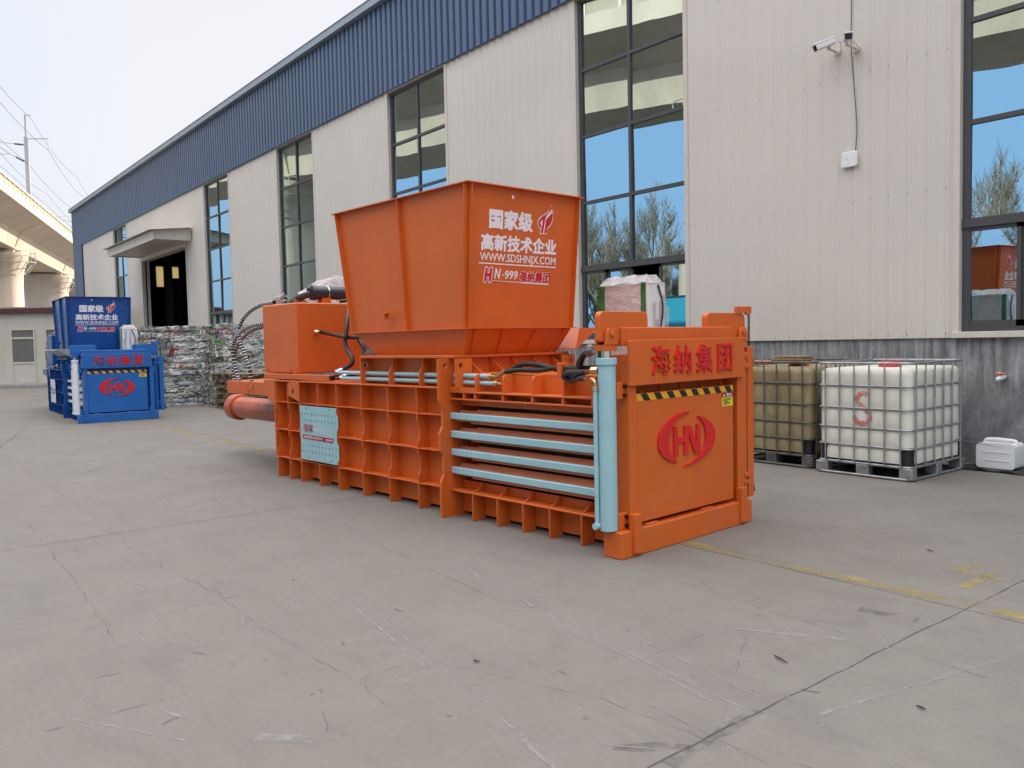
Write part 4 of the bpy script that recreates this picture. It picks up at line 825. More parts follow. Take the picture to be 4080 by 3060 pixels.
    m = MB(); lbox(m, 4.75, 5.70, .19, 1.40, 1.116, 1.128); B("tank_base_plate", m)
    m = MB(); lbox(m, 5.255, 6.75, .20, .212, .915, 1.062); lbox(m, 5.255, 6.75, mir(.212), mir(.20), .915, 1.062); lbox(m, 6.738, 6.75, .212, mir(.212), .915, 1.062); lbox(m, 5.255, 6.75, .20, mir(.20), 1.062, 1.070); B("valve_tray", m, bevel=.002)
    m = MB(); lbox(m, 6.00, 6.10, .190, .20, .975, 1.01)
    for e, f_ in ((6.13, 1.035), (5.985, 1.03), (6.12, .948), (5.98, .945)): m.cyl(Lc(e, .188, f_), Lc(e, .20, f_), .012, n=8)
    B("tray_catch", m, bevel=.001)
    m = MB(); m.cyl(Lc(5.255, WC, .64), Lc(7.72, WC, .64), .152, n=36); m.tube([Lc(7.72, WC, .64), Lc(7.735, WC, .64), Lc(7.89, WC, .64), Lc(7.90, WC, .64)], .18, 36, radii=[.17, .186, .186, .175]); B("ram_cylinder", m, C["ram"], bevel=0, smooth=40)
    m = MB(); m.cyl(Lc(5.08, .56, 2.115), Lc(5.08, 1.50, 2.115), .078, n=28); co = B("oil_cooler", m, M["slate"], bevel=0, smooth=40)
    m = MB(); m.tube([Lc(5.08, .58, 2.115), Lc(5.08, .56, 2.115), Lc(5.08, .53, 2.115), Lc(5.08, .515, 2.115)], .1, 24, radii=[.092, .092, .088, .06])
    for e in (-.04, .04): m.cyl(Lc(5.08 + e * .3, .522, 2.115 + e), Lc(5.08 + e * .3, .49, 2.115 + e), .026, n=12)
    B("end_cap", m, M["slate"], co, .002, 40)
    m = MB(); m.tube([Lc(5.08 + .081 * math.cos(a_), .73, 2.115 + .081 * math.sin(a_)) for a_ in [math.pi * 2 * k / 24 for k in range(25)]], .008, 6, caps=False); B("clamp_ring", m, M["chrome"], co, 0, 50)
    m = MB(); lbox(m, 5.02, 5.14, .64, .76, 1.985, 2.055); lbox(m, 5.02, 5.14, 1.2, 1.3, 1.985, 2.055); B("cooler_saddle", m, None, co)
    m = MB(); m.cyl(Lc(4.82, .42, 1.655), Lc(4.79, .45, 1.652), .026, n=8); m.cyl(Lc(4.79, .45, 1.652), Lc(4.75, .47, 1.648), .02, n=10); B("tank_fitting", m, M["brass"], tk, .001, 40)
    hose([(4.76, .46, 1.65), (4.55, .45, 1.625), (4.25, .42, 1.592), (4.05, .40, 1.578), (3.85, .42, 1.578)], .021)
    hose([(4.35, .60, 2.0), (4.12, .42, 1.75), (4.05, .36, 1.60), (4.06, .35, 1.53), (4.0, .34, 1.44), (3.90, .33, 1.37), (3.87, .31, 1.305), (3.93, .28, 1.262), (4.02, .22, 1.232)], .022); hose([(4.15, .6, 1.9), (4.05, .5, 1.6), (3.9, .48, 1.45), (3.8, .4, 1.25), (3.86, .25, 1.175)], .022)
    hose([(5.0, .50, 2.10), (5.3, .50, 2.07), (5.7, .60, 2.03)], .04); hose([(4.6, .62, 1.99), (4.5, .9, 2.02), (4.5, 1.3, 2.0)], .02)
    # bagged motor behind the hopper, wrapped fittings on the tank
    m = MB(); m.tube(spline([Lc(3.72, .62, 1.12), Lc(3.72, .62, 1.25), Lc(3.73, .62, 1.42), Lc(3.76, .62, 1.56), Lc(3.8, .64, 1.60)], 5), .2, 18, radii=[.20 + .012 * math.sin(k * 2.1) - (0 if k < 14 else (k - 13) * .022) for k in range(21)]); B("wrapped_motor", m, M["film_bag"], bevel=0, smooth=60)
    # ribbed hoses from the tank down to the tray
    def ribbed(pts, r=.03):
        P = spline([Lc(*p) for p in pts], 22); m = MB(); m.tube(P, r * .82, 10, 0); acc = 0
        for a, b in zip(P, P[1:]):
            acc += (b - a).length
            if acc > .040:
                acc = 0; d = (b - a).normalized() * .0045; m.cyl(a - d, a + d, r * .93, n=10, mi=1)
        return B("ribbed_hose", m, [M["rubber"], M["plastic_w"]], bevel=0, smooth=45)
    ribbed([(5.64, .35, 2.03), (5.95, .33, 2.01), (6.22, .32, 1.955), (6.43, .31, 1.86), (6.53, .3, 1.75), (6.55, .3, 1.64), (6.49, .3, 1.52), (6.39, .3, 1.37), (6.29, .3, 1.24), (6.25, .3, 1.07)])
    ribbed([(5.67, .34, 1.79), (5.95, .32, 1.775), (6.2, .31, 1.765), (6.42, .3, 1.72), (6.62, .3, 1.64), (6.76, .3, 1.50), (6.73, .3, 1.30), (6.66, .3, 1.15), (6.60, .3, 1.07)])
    ribbed([(5.67, .40, 1.75), (6.0, .38, 1.74), (6.35, .37, 1.70), (6.65, .36, 1.58), (6.82, .35, 1.40), (6.86, .34, 1.22), (6.82, .33, 1.07)], .026)
    for c0_, rr in (((5.62, .42, 2.07), .085), ((5.35, .5, 2.03), .07)):
        m = MB(); v0 = Vector(Lc(*c0_)); P = [v0 + Vector((random.uniform(-1, 1), random.uniform(-1, 1), random.uniform(-1, 1))).normalized() * rr * random.uniform(.6, 1.15) for k in range(40)]
        for k in range(26):
            a, b, c_ = random.sample(P, 3); m.add([a, b, c_], [(0, 1, 2)])
        B("wrapped_fitting", m, M["film"], bevel=0)
    m = MB(); vs = []      # film thrown over the valves behind the cooler
    for i in range(8):
        for k in range(7):
            l = 5.62 - i * .07; w = .55 + k * .13; zz = 2.0 + .34 * math.sin(math.pi * min(1, (i + .4) / 6.5)) * min(1, .35 + k * .22) + random.uniform(-.025, .025); vs.append(Lc(l + random.uniform(-.02, .02), w + random.uniform(-.03, .03), zz))
    m.add(vs, [(i * 7 + k, i * 7 + k + 1, i * 7 + k + 8, i * 7 + k + 7) for i in range(7) for k in range(6)]); B("wrapped_valve_block", m, M["film"], bevel=0)
    return root

ORANGE = dict(body=M["orange"], hop=M["orange"], gate=M["orange"], worn=M["orange_dull"], pipe=M["sky"], cyl=M["sky"], pad=M["sky"], ram=M["ram"])
BLUE = dict(body=M["navy"], hop=M["navy"], gate=M["gate_blue"], worn=M["white_pt"], pipe=M["white_pt"], cyl=M["white_pt"], pad=M["white_pt"], ram=M["navy"])
build_press("horizontal_baler", (-3.857, 3.969, 0), R_(4.033), "bright orange horizontal baling press with pale blue cylinders, nearest the camera", ORANGE, False)
build_press("horizontal_baler", (-18.66, 3.43, 0), R_(-1.73), "dark blue horizontal baling press with white cylinders beside the bales", BLUE, True).scale = (.955, .955, .955)

# ------------------------------------------------------------------ film wrapped cabinets beside each press
def cabinet(loc, rz, label, l0, l1, w0, w1, h):
    t = tag(empty("wrapped_cabinet", loc, rz), label, "cabinet", "film wrapped control cabinets")
    m = MB(); lbox(m, l0 + .09, l1 - .10, w0, w1, .0, h); m.build("cabinet_panel", M["film_face"], t, .01)
    for a, b in ((l0 + .03, l0 + .09), (l1 - .10, l1)):
        m = MB(); lbox(m, a, b, w0 - .004, w1 + .004, .0, h); m.build("foam_corner", M["foam_green"], t, .01)
    m = MB(); lbox(m, l0, l0 + .03, w0 + .0, w1 + .004, .0, h + .006); m.build("door_panel", M["plastic_w"], t, .006)
    m = MB(); n = 9; vs = []
    for i in range(n + 1):
        for k in range(5):
            l = l0 - .015 + (l1 - l0 + .03) * i / n; w = w0 - .015 + (w1 - w0 + .03) * k / 4
            e = 1 if 0 < i < n and 0 < k < 4 else 0
            vs.append(Lc(l, w, h + .008 + e * (.035 + .05 * abs(math.sin(i * 1.1 + k))) - (1 - e) * .02 * random.random()))
    m.add(vs, [(i * 5 + k, i * 5 + k + 1, i * 5 + k + 6, i * 5 + k + 5) for i in range(n) for k in range(4)])
    m.build("film_top", M["film"], t, 0, 60)
    m = MB()      # loose film over the front, with a cable showing through
    for i in range(8):
        a = w0 + (w1 - w0) * random.random(); z = h - random.uniform(0.05, .5); m.add([Lc(l0 - .006, a, z), Lc(l0 - .012, a + .05, z + .02), Lc(l0 - .006, a + .03, z - .4)], [(0, 1, 2)])
    m.build("film_fold", M["film"], t)
    m = MB(); m.tube(spline([Lc(l0 - .012, w1 - .12, h - .02), Lc(l0 - .016, w1 - .06, h - .2), Lc(l0 - .016, w1 - .09, h - .42), Lc(l0 - .016, w1 - .16, h - .60), Lc(l0 - .016, w1 - .10, h - .8)]), .008, 6); m.build("cable", M["rubber"], t, 0, 50)
    return t
cabinet((-3.857, 3.969, 0), R_(4.033), "tall cabinet in crinkled clear film behind the orange gate, by the window", 1.24, 1.88, 1.90, 2.16, 2.02)
cabinet((-18.66, 3.43, 0), R_(-1.73), "white film wrapped cabinet with green foam corner behind the blue gate", 1.25, 1.58, 1.15, 1.47, 1.97)

# ------------------------------------------------------------------ liquid tanks in wire cages
def ibc(name, label, x0, y0, wx, wy, bottle, steel, guard, lid, h=1.19):
    t = tag(empty(name, (x0 + wx / 2, y0 + wy / 2, 0)), label, "tank", "caged liquid tanks by the wall")
    a, b = wx / 2, wy / 2; S = lambda m, nm, mat, bev=0.0, sm=None, par=None: m.build(nm, mat, par or t, bev, sm)
    zs_ = [.14, .325, .515, .72, .955, h - .02]; lv = []
    for z0_, z1_ in zip(zs_, zs_[1:]): lv += [z0_ + (z1_ - z0_) * k / 6 for k in range(6)]
    lv = [z for z in lv if .16 < z < h - .075]; lv = [.155, .16, .175] + lv + [h - .075, h - .062, h - .055]
    def bz(z):
        for z0_, z1_ in zip(zs_, zs_[1:]):
            if z0_ <= z <= z1_: return abs(math.sin(math.pi * (z - z0_) / (z1_ - z0_))) ** .6
        return 0
    rows = []
    for i, z in enumerate(lv):
        ins = (.05, .03, .012)[i] if i < 3 else (.06, .028, .014)[len(lv) - 1 - i] if i > len(lv) - 4 else 0
        P0 = rounded([(-a + .016 + ins, -b + .016 + ins), (a - .016 - ins, -b + .016 + ins), (a - .016 - ins, b - .016 - ins), (-a + .016 + ins, b - .016 - ins)], .085, 5); row = []
        for k in range(len(P0)):
            A, C_ = Vector(P0[k]), Vector(P0[(k + 1) % len(P0)]); nn = 24 if (C_ - A).length > .3 else 1
            for e in range(nn):
                q_ = A.lerp(C_, e / nn); w_ = abs(math.sin(math.pi * e / nn * 5)) ** .6 if nn > 1 else 0
                o_ = q_.normalized() * 0; nrm_ = Vector((1 if q_.x > a - .05 else -1 if q_.x < -a + .05 else 0, 1 if q_.y > b - .05 else -1 if q_.y < -b + .05 else 0))
                row.append((q_.x + nrm_.x * .013 * w_ * bz(z), q_.y + nrm_.y * .013 * w_ * bz(z), z))
        rows.append(row)
    N_ = len(rows[0]); m = MB(); m.add([p for r_0 in rows for p in r_0], [(i * N_ + k, i * N_ + (k + 1) % N_, (i + 1) * N_ + (k + 1) % N_, (i + 1) * N_ + k) for i in range(len(rows) - 1) for k in range(N_)] + [list(range(N_))[::-1], list(range((len(rows) - 1) * N_, len(rows) * N_))])
    S(m, "bottle", bottle, 0, 60)
    m = MB(); m.cyl((0.02, -.05, h - .075), (0.02, -.05, h + .004), .115, n=24); S(m, "lid", lid, .008, 40)
    # cage: each ring and upright runs round the outside
    P = rounded([(-a, -b), (a, -b), (a, b), (-a, b)], .08, 5)
    m = MB()
    for z in (.325, .515, .72, .955, h):
        m.tube([(p, q, z) for p, q in P + [P[0], P[1]]], .0095 if z < h else .013, 8, caps=False)
    for s, e, n in ((-a, a, 6), ):
        for k in range(n):
            x = -a + .10 + k * (wx - .20) / (n - 1)
            for y in (-b - .008, b + .008): m.tube([(x, y, .14), (x, y, h)], .0085, 8)
    for k in range(6):
        y = -b + .10 + k * (wy - .20) / 5
        for x in (-a - .008, a + .008): m.tube([(x, y, .14), (x, y, h)], .0085, 8)
    S(m, "wire_cage", steel, 0, 50)
    m = MB(); m.prism(rounded([(-a - .004, -b - .004), (a + .004, -b - .004), (a + .004, b + .004), (-a - .004, b + .004)], .07, 4), lambda p, q, s: (p, q, s), .125, .150); pa = S(m, "pallet_tray", steel, .006)
    m = MB(); m.tube([(p, q, .018) for p, q in P + [P[0], P[1]]], .014, 8, caps=False); S(m, "pallet_runner", steel, 0, 50, pa)
    for x, y in ((-a + .05, -b + .05), (0, -b + .05), (a - .05, -b + .05), (a - .05, 0), (a - .05, b - .05), (-a + .05, b - .05), (-a + .05, 0)):
        m = MB(); m.prism(rounded([(x - .07, y - .055), (x + .07, y - .055), (x + .07, y + .055), (x - .07, y + .055)], .015, 2), lambda p, q, s: (p, q, s), .02, .128); S(m, "pallet_foot", steel, .004, None, pa)
    for sx, sy in ((-1, -1), (1, -1), (1, 1)):
        m = MB(); c = rounded([(sx * (a - .19), sy * (b - .014)), (sx * (a - .014), sy * (b - .014)), (sx * (a - .014), sy * (b - .19))], [0, .08, 0], 5); d = [(p - sx * .018, q - sy * .018) for p, q in c]
        m.prism(c + d[::-1], lambda p, q, s: (p, q, s), .152, .335); S(m, "corner_guard", guard, 0)
    return t
IA = ibc("caged_tank", "white plastic liquid tank in a clean galvanised cage with a sprayed red S", -4.95, 8.17, 1.02, 1.2, M["ibc_white"], M["galv"], M["black"], M["decal_red"])
IBd = ibc("caged_tank", "grimy tan liquid tank in a rusty cage directly behind the orange gate", -6.12, 8.27, 1.03, 1.2, M["ibc_dirty"], M["galv_dirty"], M["black"], M["rag"])
m = MB(); S_PTS = [(-4.376, .858), (-4.42, .884), (-4.478, .854), (-4.493, .811), (-4.464, .756), (-4.398, .71), (-4.354, .65), (-4.376, .592), (-4.441, .56), (-4.50, .585), (-4.53, .64)]
pp = spline([(x + 4.44, -.6005, z) for x, z in S_PTS], 5); vs = []
for i, p in enumerate(pp):
    d = (pp[min(i + 1, len(pp) - 1)] - pp[max(i - 1, 0)]).normalized(); s = Vector((-d.z, 0, d.x)) * (.026 + .006 * math.sin(i)); vs += [p - s, p + s]
m.add(vs, [(2 * i, 2 * i + 1, 2 * i + 3, 2 * i + 2) for i in range(len(pp) - 1)]); m.build("sprayed_letter", M["spray"], IA)
m = MB(); x, y, z = -5.52, 8.62, 1.185
for k in range(3): m.box(x - .20 + .012 * k, x + .20 - .02 * k, y - .15 + .01 * k, y + .15, z + .02 + k * .018, z + .032 + k * .018)
m.hexa([(x - .17, y - .12, z + .005), (x + .17, y - .12, z + .005), (x + .15, y + .12, z + .005), (x - .15, y + .12, z + .005), (x - .2, y - .14, z + .05), (x + .2, y - .14, z + .05), (x + .18, y + .14, z + .05), (x - .18, y + .14, z + .05)])
tag(m.build("cardboard_tray", M["wood"], None, .004), "brown ribbed tray lying on top of the grimy tan tank", "tray")
m = MB(); vs = []
for i in range(9):
    for k in range(5): vs.append((-5.98 + i * .033, 8.36 + k * .045, 1.158 + .028 * abs(math.sin(i * 1.3 + k * 1.7)) + (.02 if 0 < i < 8 and 0 < k < 4 else 0)))
m.add(vs, [(i * 5 + k, i * 5 + k + 1, i * 5 + k + 6, i * 5 + k + 5) for i in range(8) for k in range(4)]); o = m.build("work_glove", M["rag"], None, 0, 60); o.modifiers.new("thick", 'SOLIDIFY').thickness = .01
tag(o, "crumpled orange cloth glove on top of the grimy tan tank", "glove")

# white canister on its side on a black mat
m = MB(); P = []
for k in range(40):
    an = 2 * math.pi * k / 40; r = 1 + .12 * math.sin(5 * an) + .06 * math.sin(11 * an + 1); P.append((-3.60 + .47 * r * math.cos(an), 9.50 + .19 * r * math.sin(an)))
m.prism(P, lambda a, b, t: (a, b, t + .012 * math.sin(a * 23) * math.cos(b * 31)), .006, .028); tag(m.build("wet_mat", M["mat_black"], None, .004), "black crumpled mat on the ground below the white canister", "mat")
t = tag(empty("plastic_canister", (-3.63, 9.53, .035)), "white plastic canister lying on its side on the black mat", "canister")
m = MB(); m.prism(rounded([(-.185, 0), (.195, 0), (.195, .27), (-.15, .27), (-.185, .24)], [.04, .04, .05, .03, .02], 5), lambda a, b, s: (a, s, b), -.13, .13); b_ = m.build("canister_body", M["plastic_w"], t, .025, 50); b_.modifiers["bevel"].segments = 3
m = MB(); m.tube([(.185 if k in (0, 4) else 0.0, 0, 0) for k in range(2)], .001, 4)
m = MB(); m.cyl((-.185, -.02, .12), (-.225, -.02, .12), .026, n=16); m.build("cap", M["plastic_w"], t, .004, 40)
m = MB(); m.tube(spline([(-.15, 0, .262), (-.12, 0, .292), (-.02, 0, .30), (.08, 0, .296), (.15, 0, .29), (.17, 0, .262)]), .019, 10); m.build("carry_handle", M["plastic_w"], t, 0, 60)
for z in (.08, .17):
    m = MB(); m.box(-.12, .15, -.136, -.131, z, z + .007); m.build("moulded_rib", M["plastic_w"], t, .002)

# ------------------------------------------------------------------ things on the warehouse wall
t = tag(empty("wall_tap", (-3.70, 9.83, .99)), "white wall tap with an orange red lever above the canister", "tap")
m = MB(); m.cyl((0, 0, 0), (0, -.07, 0), .02, n=12); m.cyl((0, -.07, .0), (0, -.085, 0), .033, n=10); m.tube([(0, -.085, 0), (0, -.15, -.01), (-.01, -.19, -.022)], .02, 12, radii=[.03, .026, .018]); m.build("tap_body", M["plastic_w"], t, .002, 40)
m = MB(); m.hexa([(-.03, -.17, .045), (.035, -.17, .04), (.035, -.07, .035), (-.03, -.07, .04), (-.035, -.17, .058), (.035, -.17, .05), (.035, -.07, .047), (-.035, -.07, .055)]); m.cyl((0, -.11, .0), (0, -.11, .045), .012, n=8); m.build("tap_lever", M["orange_dull"], t, .004)
def bullet_camera(label, base, mount, rear, tip, r, facing_black):
    t = tag(empty("security_camera", base), label, "camera", "white bullet cameras on the wall"); B0 = Vector(base); q = lambda p: Vector(p) - B0
    m = MB(); m.cyl(q(base) + Vector((0, .02, 0)), q(base) - Vector((0, .012, 0)), .045, n=16); m.tube([q(base), q(mount)], .015, 8); m.cyl(q(mount) - Vector((0, 0, .012)), q(mount) + Vector((0, 0, .03)), .022, n=10); m.build("wall_bracket", M["trim"], t, .002, 40)
    d = (q(tip) - q(rear)).normalized(); side = d.cross(Vector((0, 0, 1))).normalized(); up = side.cross(d)
    sec = rounded([(-r, -r * .95), (r, -r * .95), (r, r * .75), (-r, r * .75)], r * .4, 4)
    f = lambda a, b, s: tuple(q(rear) + d * s + side * a + up * b); Ln = (q(tip) - q(rear)).length
    m = MB(); m.prism(sec, f, 0, Ln); m.prism(rounded([(-r * 1.12, r * .55), (r * 1.12, r * .55), (r * 1.12, r * .95), (-r * 1.12, r * .95)], r * .15, 2), f, -.005, Ln + .02); m.build("camera_body", M["plastic_w"], t, .004, 40)
    m = MB(); m.prism([(a * .92, b * .92) for a, b in sec], f, Ln, Ln + .004); m.cyl(f(0, 0, Ln), f(0, 0, Ln + .012), r * .45, n=14); m.build("camera_lens", M["black"], t, 0, 40)
    m = MB(); m.tube(spline([q(rear), q(rear) + Vector((.06, .05, -.03)), q(base) + Vector((.07, -.03, -.06)), q(base) + Vector((.0, -.02, -.10)), q(base) + Vector((-.04, -.02, -.05))]), .006, 6); m.build("camera_cable", M["trim"], t, 0, 50)
bullet_camera("white bullet camera pointing left and down, seen from its side", (-5.645, 9.78, 5.03), (-5.66, 9.62, 5.045), (-5.60, 9.63, 5.13), (-5.74, 9.44, 5.04), .045, False)
bullet_camera("white bullet camera with its black square front towards the viewer", (-5.39, 9.78, 5.00), (-5.385, 9.54, 5.0), (-5.42, 9.60, 5.10), (-5.30, 9.44, 5.06), .047, True)
t = tag(empty("wireless_box", (-5.47, 9.78, 3.665)), "flat white wireless box on the wall below the cameras", "wireless box")
m = MB(); m.prism(rounded([(-.105, -.095), (.105, -.095), (.105, .095), (-.105, .095)], .03, 5), lambda a, b, s: (a, -s, b), -.006, .035); m.build("box_cover", M["plastic_w"], t, .008, 50)
m = MB(); m.cyl((-.01, -.036, .0), (-.01, -.037, .0), .008, n=12); m.box(-.015, -.003, -.0365, -.0355, -.062, -.058); m.build("status_light", M["galv"], t)
m = MB(); m.cyl((.04, -.01, -.095), (.04, -.01, -.115), .006, n=6); m.build("cable_gland", M["black"], t)
m = MB(); m.tube(spline([(-5.44, 9.775, 7.2), (-5.447, 9.775, 5.6), (-5.452, 9.77, 5.21), (-5.447, 9.775, 4.95), (-5.413, 9.775, 4.54), (-5.378, 9.775, 4.05), (-5.394, 9.775, 3.76)], 8), .0055, 6); tag(m.build("signal_cable", M["wire"], None, 0, 50), "thin grey cable hanging down the wall to the wireless box", "cable")

# ------------------------------------------------------------------ bales of crushed plastic
def bale(label, x0, x1, y0, y1, z0, z1, pal, card=False, seed=1, wires=5):
    rnd = random.Random(seed); name = "cardboard_bale" if card else "plastic_bale"
    t = tag(empty(name, ((x0 + x1) / 2, (y0 + y1) / 2, z0)), label, "bale", "baled waste stacked by the wall")
    cx, cy = (x0 + x1) / 2, (y0 + y1) / 2; hx, hy, h = (x1 - x0) / 2, (y1 - y0) / 2, z1 - z0
    zw = [h * (k + .5) / wires for k in range(wires)]
    def bulge(z):
        d = min(abs(z - w) for w in zw) / (h / wires / 2); return -.055 * (1 - min(1, d)) ** 1.2
    mats = [M["card"] if card else M["bale_core"]] + TRASH
    m = MB(); nz = wires * 4; ns = 8; ring = []
    for i in range(nz + 1):
        z = h * i / nz; row = []
        per = [(-1 + 2 * k / ns, -1) for k in range(ns)] + [(1, -1 + 2 * k / ns) for k in range(ns)] + [(1 - 2 * k / ns, 1) for k in range(ns)] + [(-1, 1 - 2 * k / ns) for k in range(ns)]
        for a, b in per:
            e = bulge(z) + rnd.uniform(-.022, .022) - (.03 if abs(a) == 1 and abs(b) == 1 else 0)
            row.append((a * (hx + e), b * (hy + e), z + (rnd.uniform(-.02, .02) if 0 < i < nz else 0)))
        ring.append(row)
    N = ns * 4; m.add([p for r in ring for p in r], [(i * N + k, i * N + (k + 1) % N, (i + 1) * N + (k + 1) % N, (i + 1) * N + k) for i in range(nz) for k in range(N)])
    m.add(ring[-1] + [(0, 0, h + .02)], [(k, (k + 1) % N, N) for k in range(N)]); m.add(ring[0], [list(range(N))])
    def flake(c, U, V, Nn, w, hgt, mi):      # a crumpled scrap: 2 x 2 grid
        vs = []
        for i in range(3):
            for k in range(3):
                vs.append(c + U * (w * (i / 2 - .5 + rnd.uniform(-.12, .12))) + V * (hgt * (k / 2 - .5 + rnd.uniform(-.15, .15))) + Nn * rnd.uniform(-.004, .030))
        m.add(vs, [(i * 3 + k, i * 3 + k + 1, (i + 1) * 3 + k + 1, (i + 1) * 3 + k) for i in range(2) for k in range(2)], mi)
    lay = h / wires
    def zl(): k = rnd.randrange(wires + 1); return min(h - .005, max(.01, (k * lay) + rnd.uniform(-.36, .36) * lay))
    def pick(): return 1 + rnd.choices(range(len(TRASH)), pal)[0]
    X, Y, Z = Vector((1, 0, 0)), Vector((0, 1, 0)), Vector((0, 0, 1))
    if card:
        for k in range(260):
            z = rnd.uniform(.02, h - .02); flake(Vector((rnd.uniform(-hx, hx), -hy + bulge(z) * -1, z)), X, Z, -Y, rnd.uniform(.08, .35), rnd.uniform(.015, .05), 0)
            if k < 140: z = rnd.uniform(.02, h - .02); flake(Vector((hx + bulge(z), rnd.uniform(-hy, hy), z)), Y, Z, X, rnd.uniform(.05, .25), rnd.uniform(.02, .06), 0)
        for k in range(60): flake(Vector((rnd.uniform(-hx, hx), -hy + rnd.uniform(0, .1), h - rnd.uniform(0, .09))), X, Z, -Y, rnd.uniform(.02, .07), rnd.uniform(.03, .10), 3)
    else:
        for k in range(int(420 * hy * h * 2)):
            z = zl(); c = Vector((hx + bulge(z) - .006, rnd.uniform(-hy, hy), z)); a = rnd.uniform(-.16, .16); U = Y * math.cos(a) + Z * math.sin(a); V = Z * math.cos(a) - Y * math.sin(a)
            big = rnd.random() < .35; flake(c, U, V, X, rnd.uniform(.14, .34) if big else rnd.uniform(.05, .15), rnd.uniform(.06, .13) if big else rnd.uniform(.03, .07), pick())
        for k in range(int(620 * hx * h * 2)):
            z = rnd.uniform(0.01, h); c = Vector((rnd.uniform(-hx, hx), -hy - bulge(z) + .004, z)); flake(c, X, Z, -Y, rnd.uniform(.012, .05), rnd.uniform(.05, .14), rnd.choice((2, 3, 3, 1, 7, 2, pick())))
        for k in range(int(240 * hx * hy * 2)):
            flake(Vector((rnd.uniform(-hx, hx), rnd.uniform(-hy, hy), h + rnd.uniform(-.01, .03))), X, Y, Z, rnd.uniform(.06, .22), rnd.uniform(.05, .16), pick())
        for k in range(26):      # loose ends sticking out along the edges
            c = Vector((hx - rnd.uniform(0, .1), rnd.uniform(-hy, hy), h + .01)); flake(c, Vector((rnd.uniform(-1, 1), rnd.uniform(-1, 1), .2)).normalized(), Z, X, rnd.uniform(.03, .12), rnd.uniform(.04, .10), pick())
    m.build("bale_body", mats, t)
    for z in zw:
        w = MB(); P = rounded([(-hx + .02, -hy + .02), (hx - .02, -hy + .02), (hx - .02, hy - .02), (-hx + .02, hy - .02)], .05, 3)
        w.tube([(a + rnd.uniform(-.004, .004), b, z + rnd.uniform(-.012, .012)) for a, b in P + [P[0]]], .007, 5, caps=False); w.build("baling_wire", M["wire"], t)
    return t
#        white grey dun clear green red dark teal orange blue
bale("bale of pale film and bags at mid height, its face nearest the blue press", -23.8, -22.15, 6.40, 7.42, .86, 1.76, (11, 5, 3, 2, .2, .4, .7, .2, .4, .2), seed=3, wires=5)
bale("bale of clear and green bottles on the ground just right of the blue press", -23.8, -22.2, 6.0, 7.15, 0, .86, (5, 5, 2, 8, 1.0, .4, .8, .7, .2, .4), seed=5, wires=6)
bale("topmost bale at the back left, dun scraps with green and red bits", -26.0, -24.25, 6.25, 7.75, 1.08, 2.08, (5, 6, 6, 1, .4, .5, .8, .2, .2, .3), seed=8, wires=5)
bale("bale under the topmost back left one, half hidden by the blue press", -26.0, -24.25, 6.2, 7.75, 0, 1.06, (5, 6, 5, 2, .4, .4, .8, .3, .2, .3), seed=9, wires=5)
bale("upper teal and white bottle bale at the back right, behind the ribbed hoses", -22.9, -21.3, 7.28, 8.36, 1.36, 2.06, (7, 5, 2, 6, .5, .6, .5, 1.8, .2, .4), seed=11, wires=5)
bale("wide darker bottle bale under the teal one, resting on the low row", -22.95, -21.15, 7.15, 8.55, .88, 1.35, (6, 6, 4, 4, .3, .3, 1.4, .9, .2, .5), seed=12, wires=3)
bale("small purple blue bottle bale on the ground left of the cardboard bale", -22.0, -20.68, 7.0, 8.4, 0, .86, (2, 3, 1, 6, .6, .3, 1, .6, .2, 3.0), seed=14, wires=6)
bale("brown cardboard bale on the ground behind the ribbed hoses", -20.62, -18.7, 6.88, 8.2, 0, .87, (1, 1, 1, 1, 1, 1, 1, 1, 1, 1), True, 15, 5)
bale("bottle bale on the ground at the back, under the wide darker bale", -23.6, -22.05, 7.3, 8.5, 0, .86, (3, 4, 2, 6, .6, .5, 1, .8, .2, .5), seed=17, wires=6)

# ------------------------------------------------------------------ low cream building at the left
SB = tag(empty("low_building", (-40.4, 4.5, 0), math.atan2(.81, .58)), "low cream rendered building with maroon roof edge and a glazed door", "building")
m = MB(); m.box(-9, 3.0, 1.1, 6.0, 0.1, 3.15); m.build("wall", M["render"], SB)      # local y runs away from the yard
m = MB(); m.box(-9.15, 3.15, .93, 6.15, 3.15, 3.38); m.build("roof_edge", M["maroon"], SB, .01)
m = MB(); m.box(-9.15, 3.15, .95, 6.15, 3.381, 3.43); m.build("roof_capping", M["kerb"], SB)
m = MB(); m.box(-9, 3.2, .12, 1.1, 0, .155); m.build("pavement", M["kerb"], SB)
for k in range(12):
    m = MB(); m.box(-9 + k * 1.0 + .006, -8 + k * 1.0 - .006, 0, .12, 0, .13); m.build("kerb_stone", M["kerb"], SB, .012)
def glazed_door(a, b, z0, z1):
    m = MB(); y0, y1 = 1.06, 1.16
    for q in ((a, a + .06, z0, z1), (b - .06, b, z0, z1), (a + .06, b - .06, z1 - .06, z1), (a + .06, b - .06, z0, z0 + .05), (a + .06, b - .06, z1 - .44, z1 - .36), (a + .06, b - .06, .98, 1.06)): m.box(q[0], q[1], y0, y1, q[2], q[3])
    d = m.build("glazed_door", M["trim"], SB, .004)
    m = MB(); m.box(a + .06, b - .06, y0 + .035, y0 + .05, z1 - .36, z1 - .06); m.box(a + .06, b - .06, y0 + .035, y0 + .05, 1.06, z1 - .44); g_ = m.build("door_glass", M["dullglass"], SB); g_.parent = d
    m = MB(); m.box(a + .06, b - .06, y0 + .03, y0 + .05, z0 + .05, .98); g_ = m.build("door_panel", M["wood"] if False else M["trim"], SB); g_.parent = d
glazed_door(-.02, 1.0, .16, 2.49); glazed_door(1.44, 2.4, .16, 2.49)

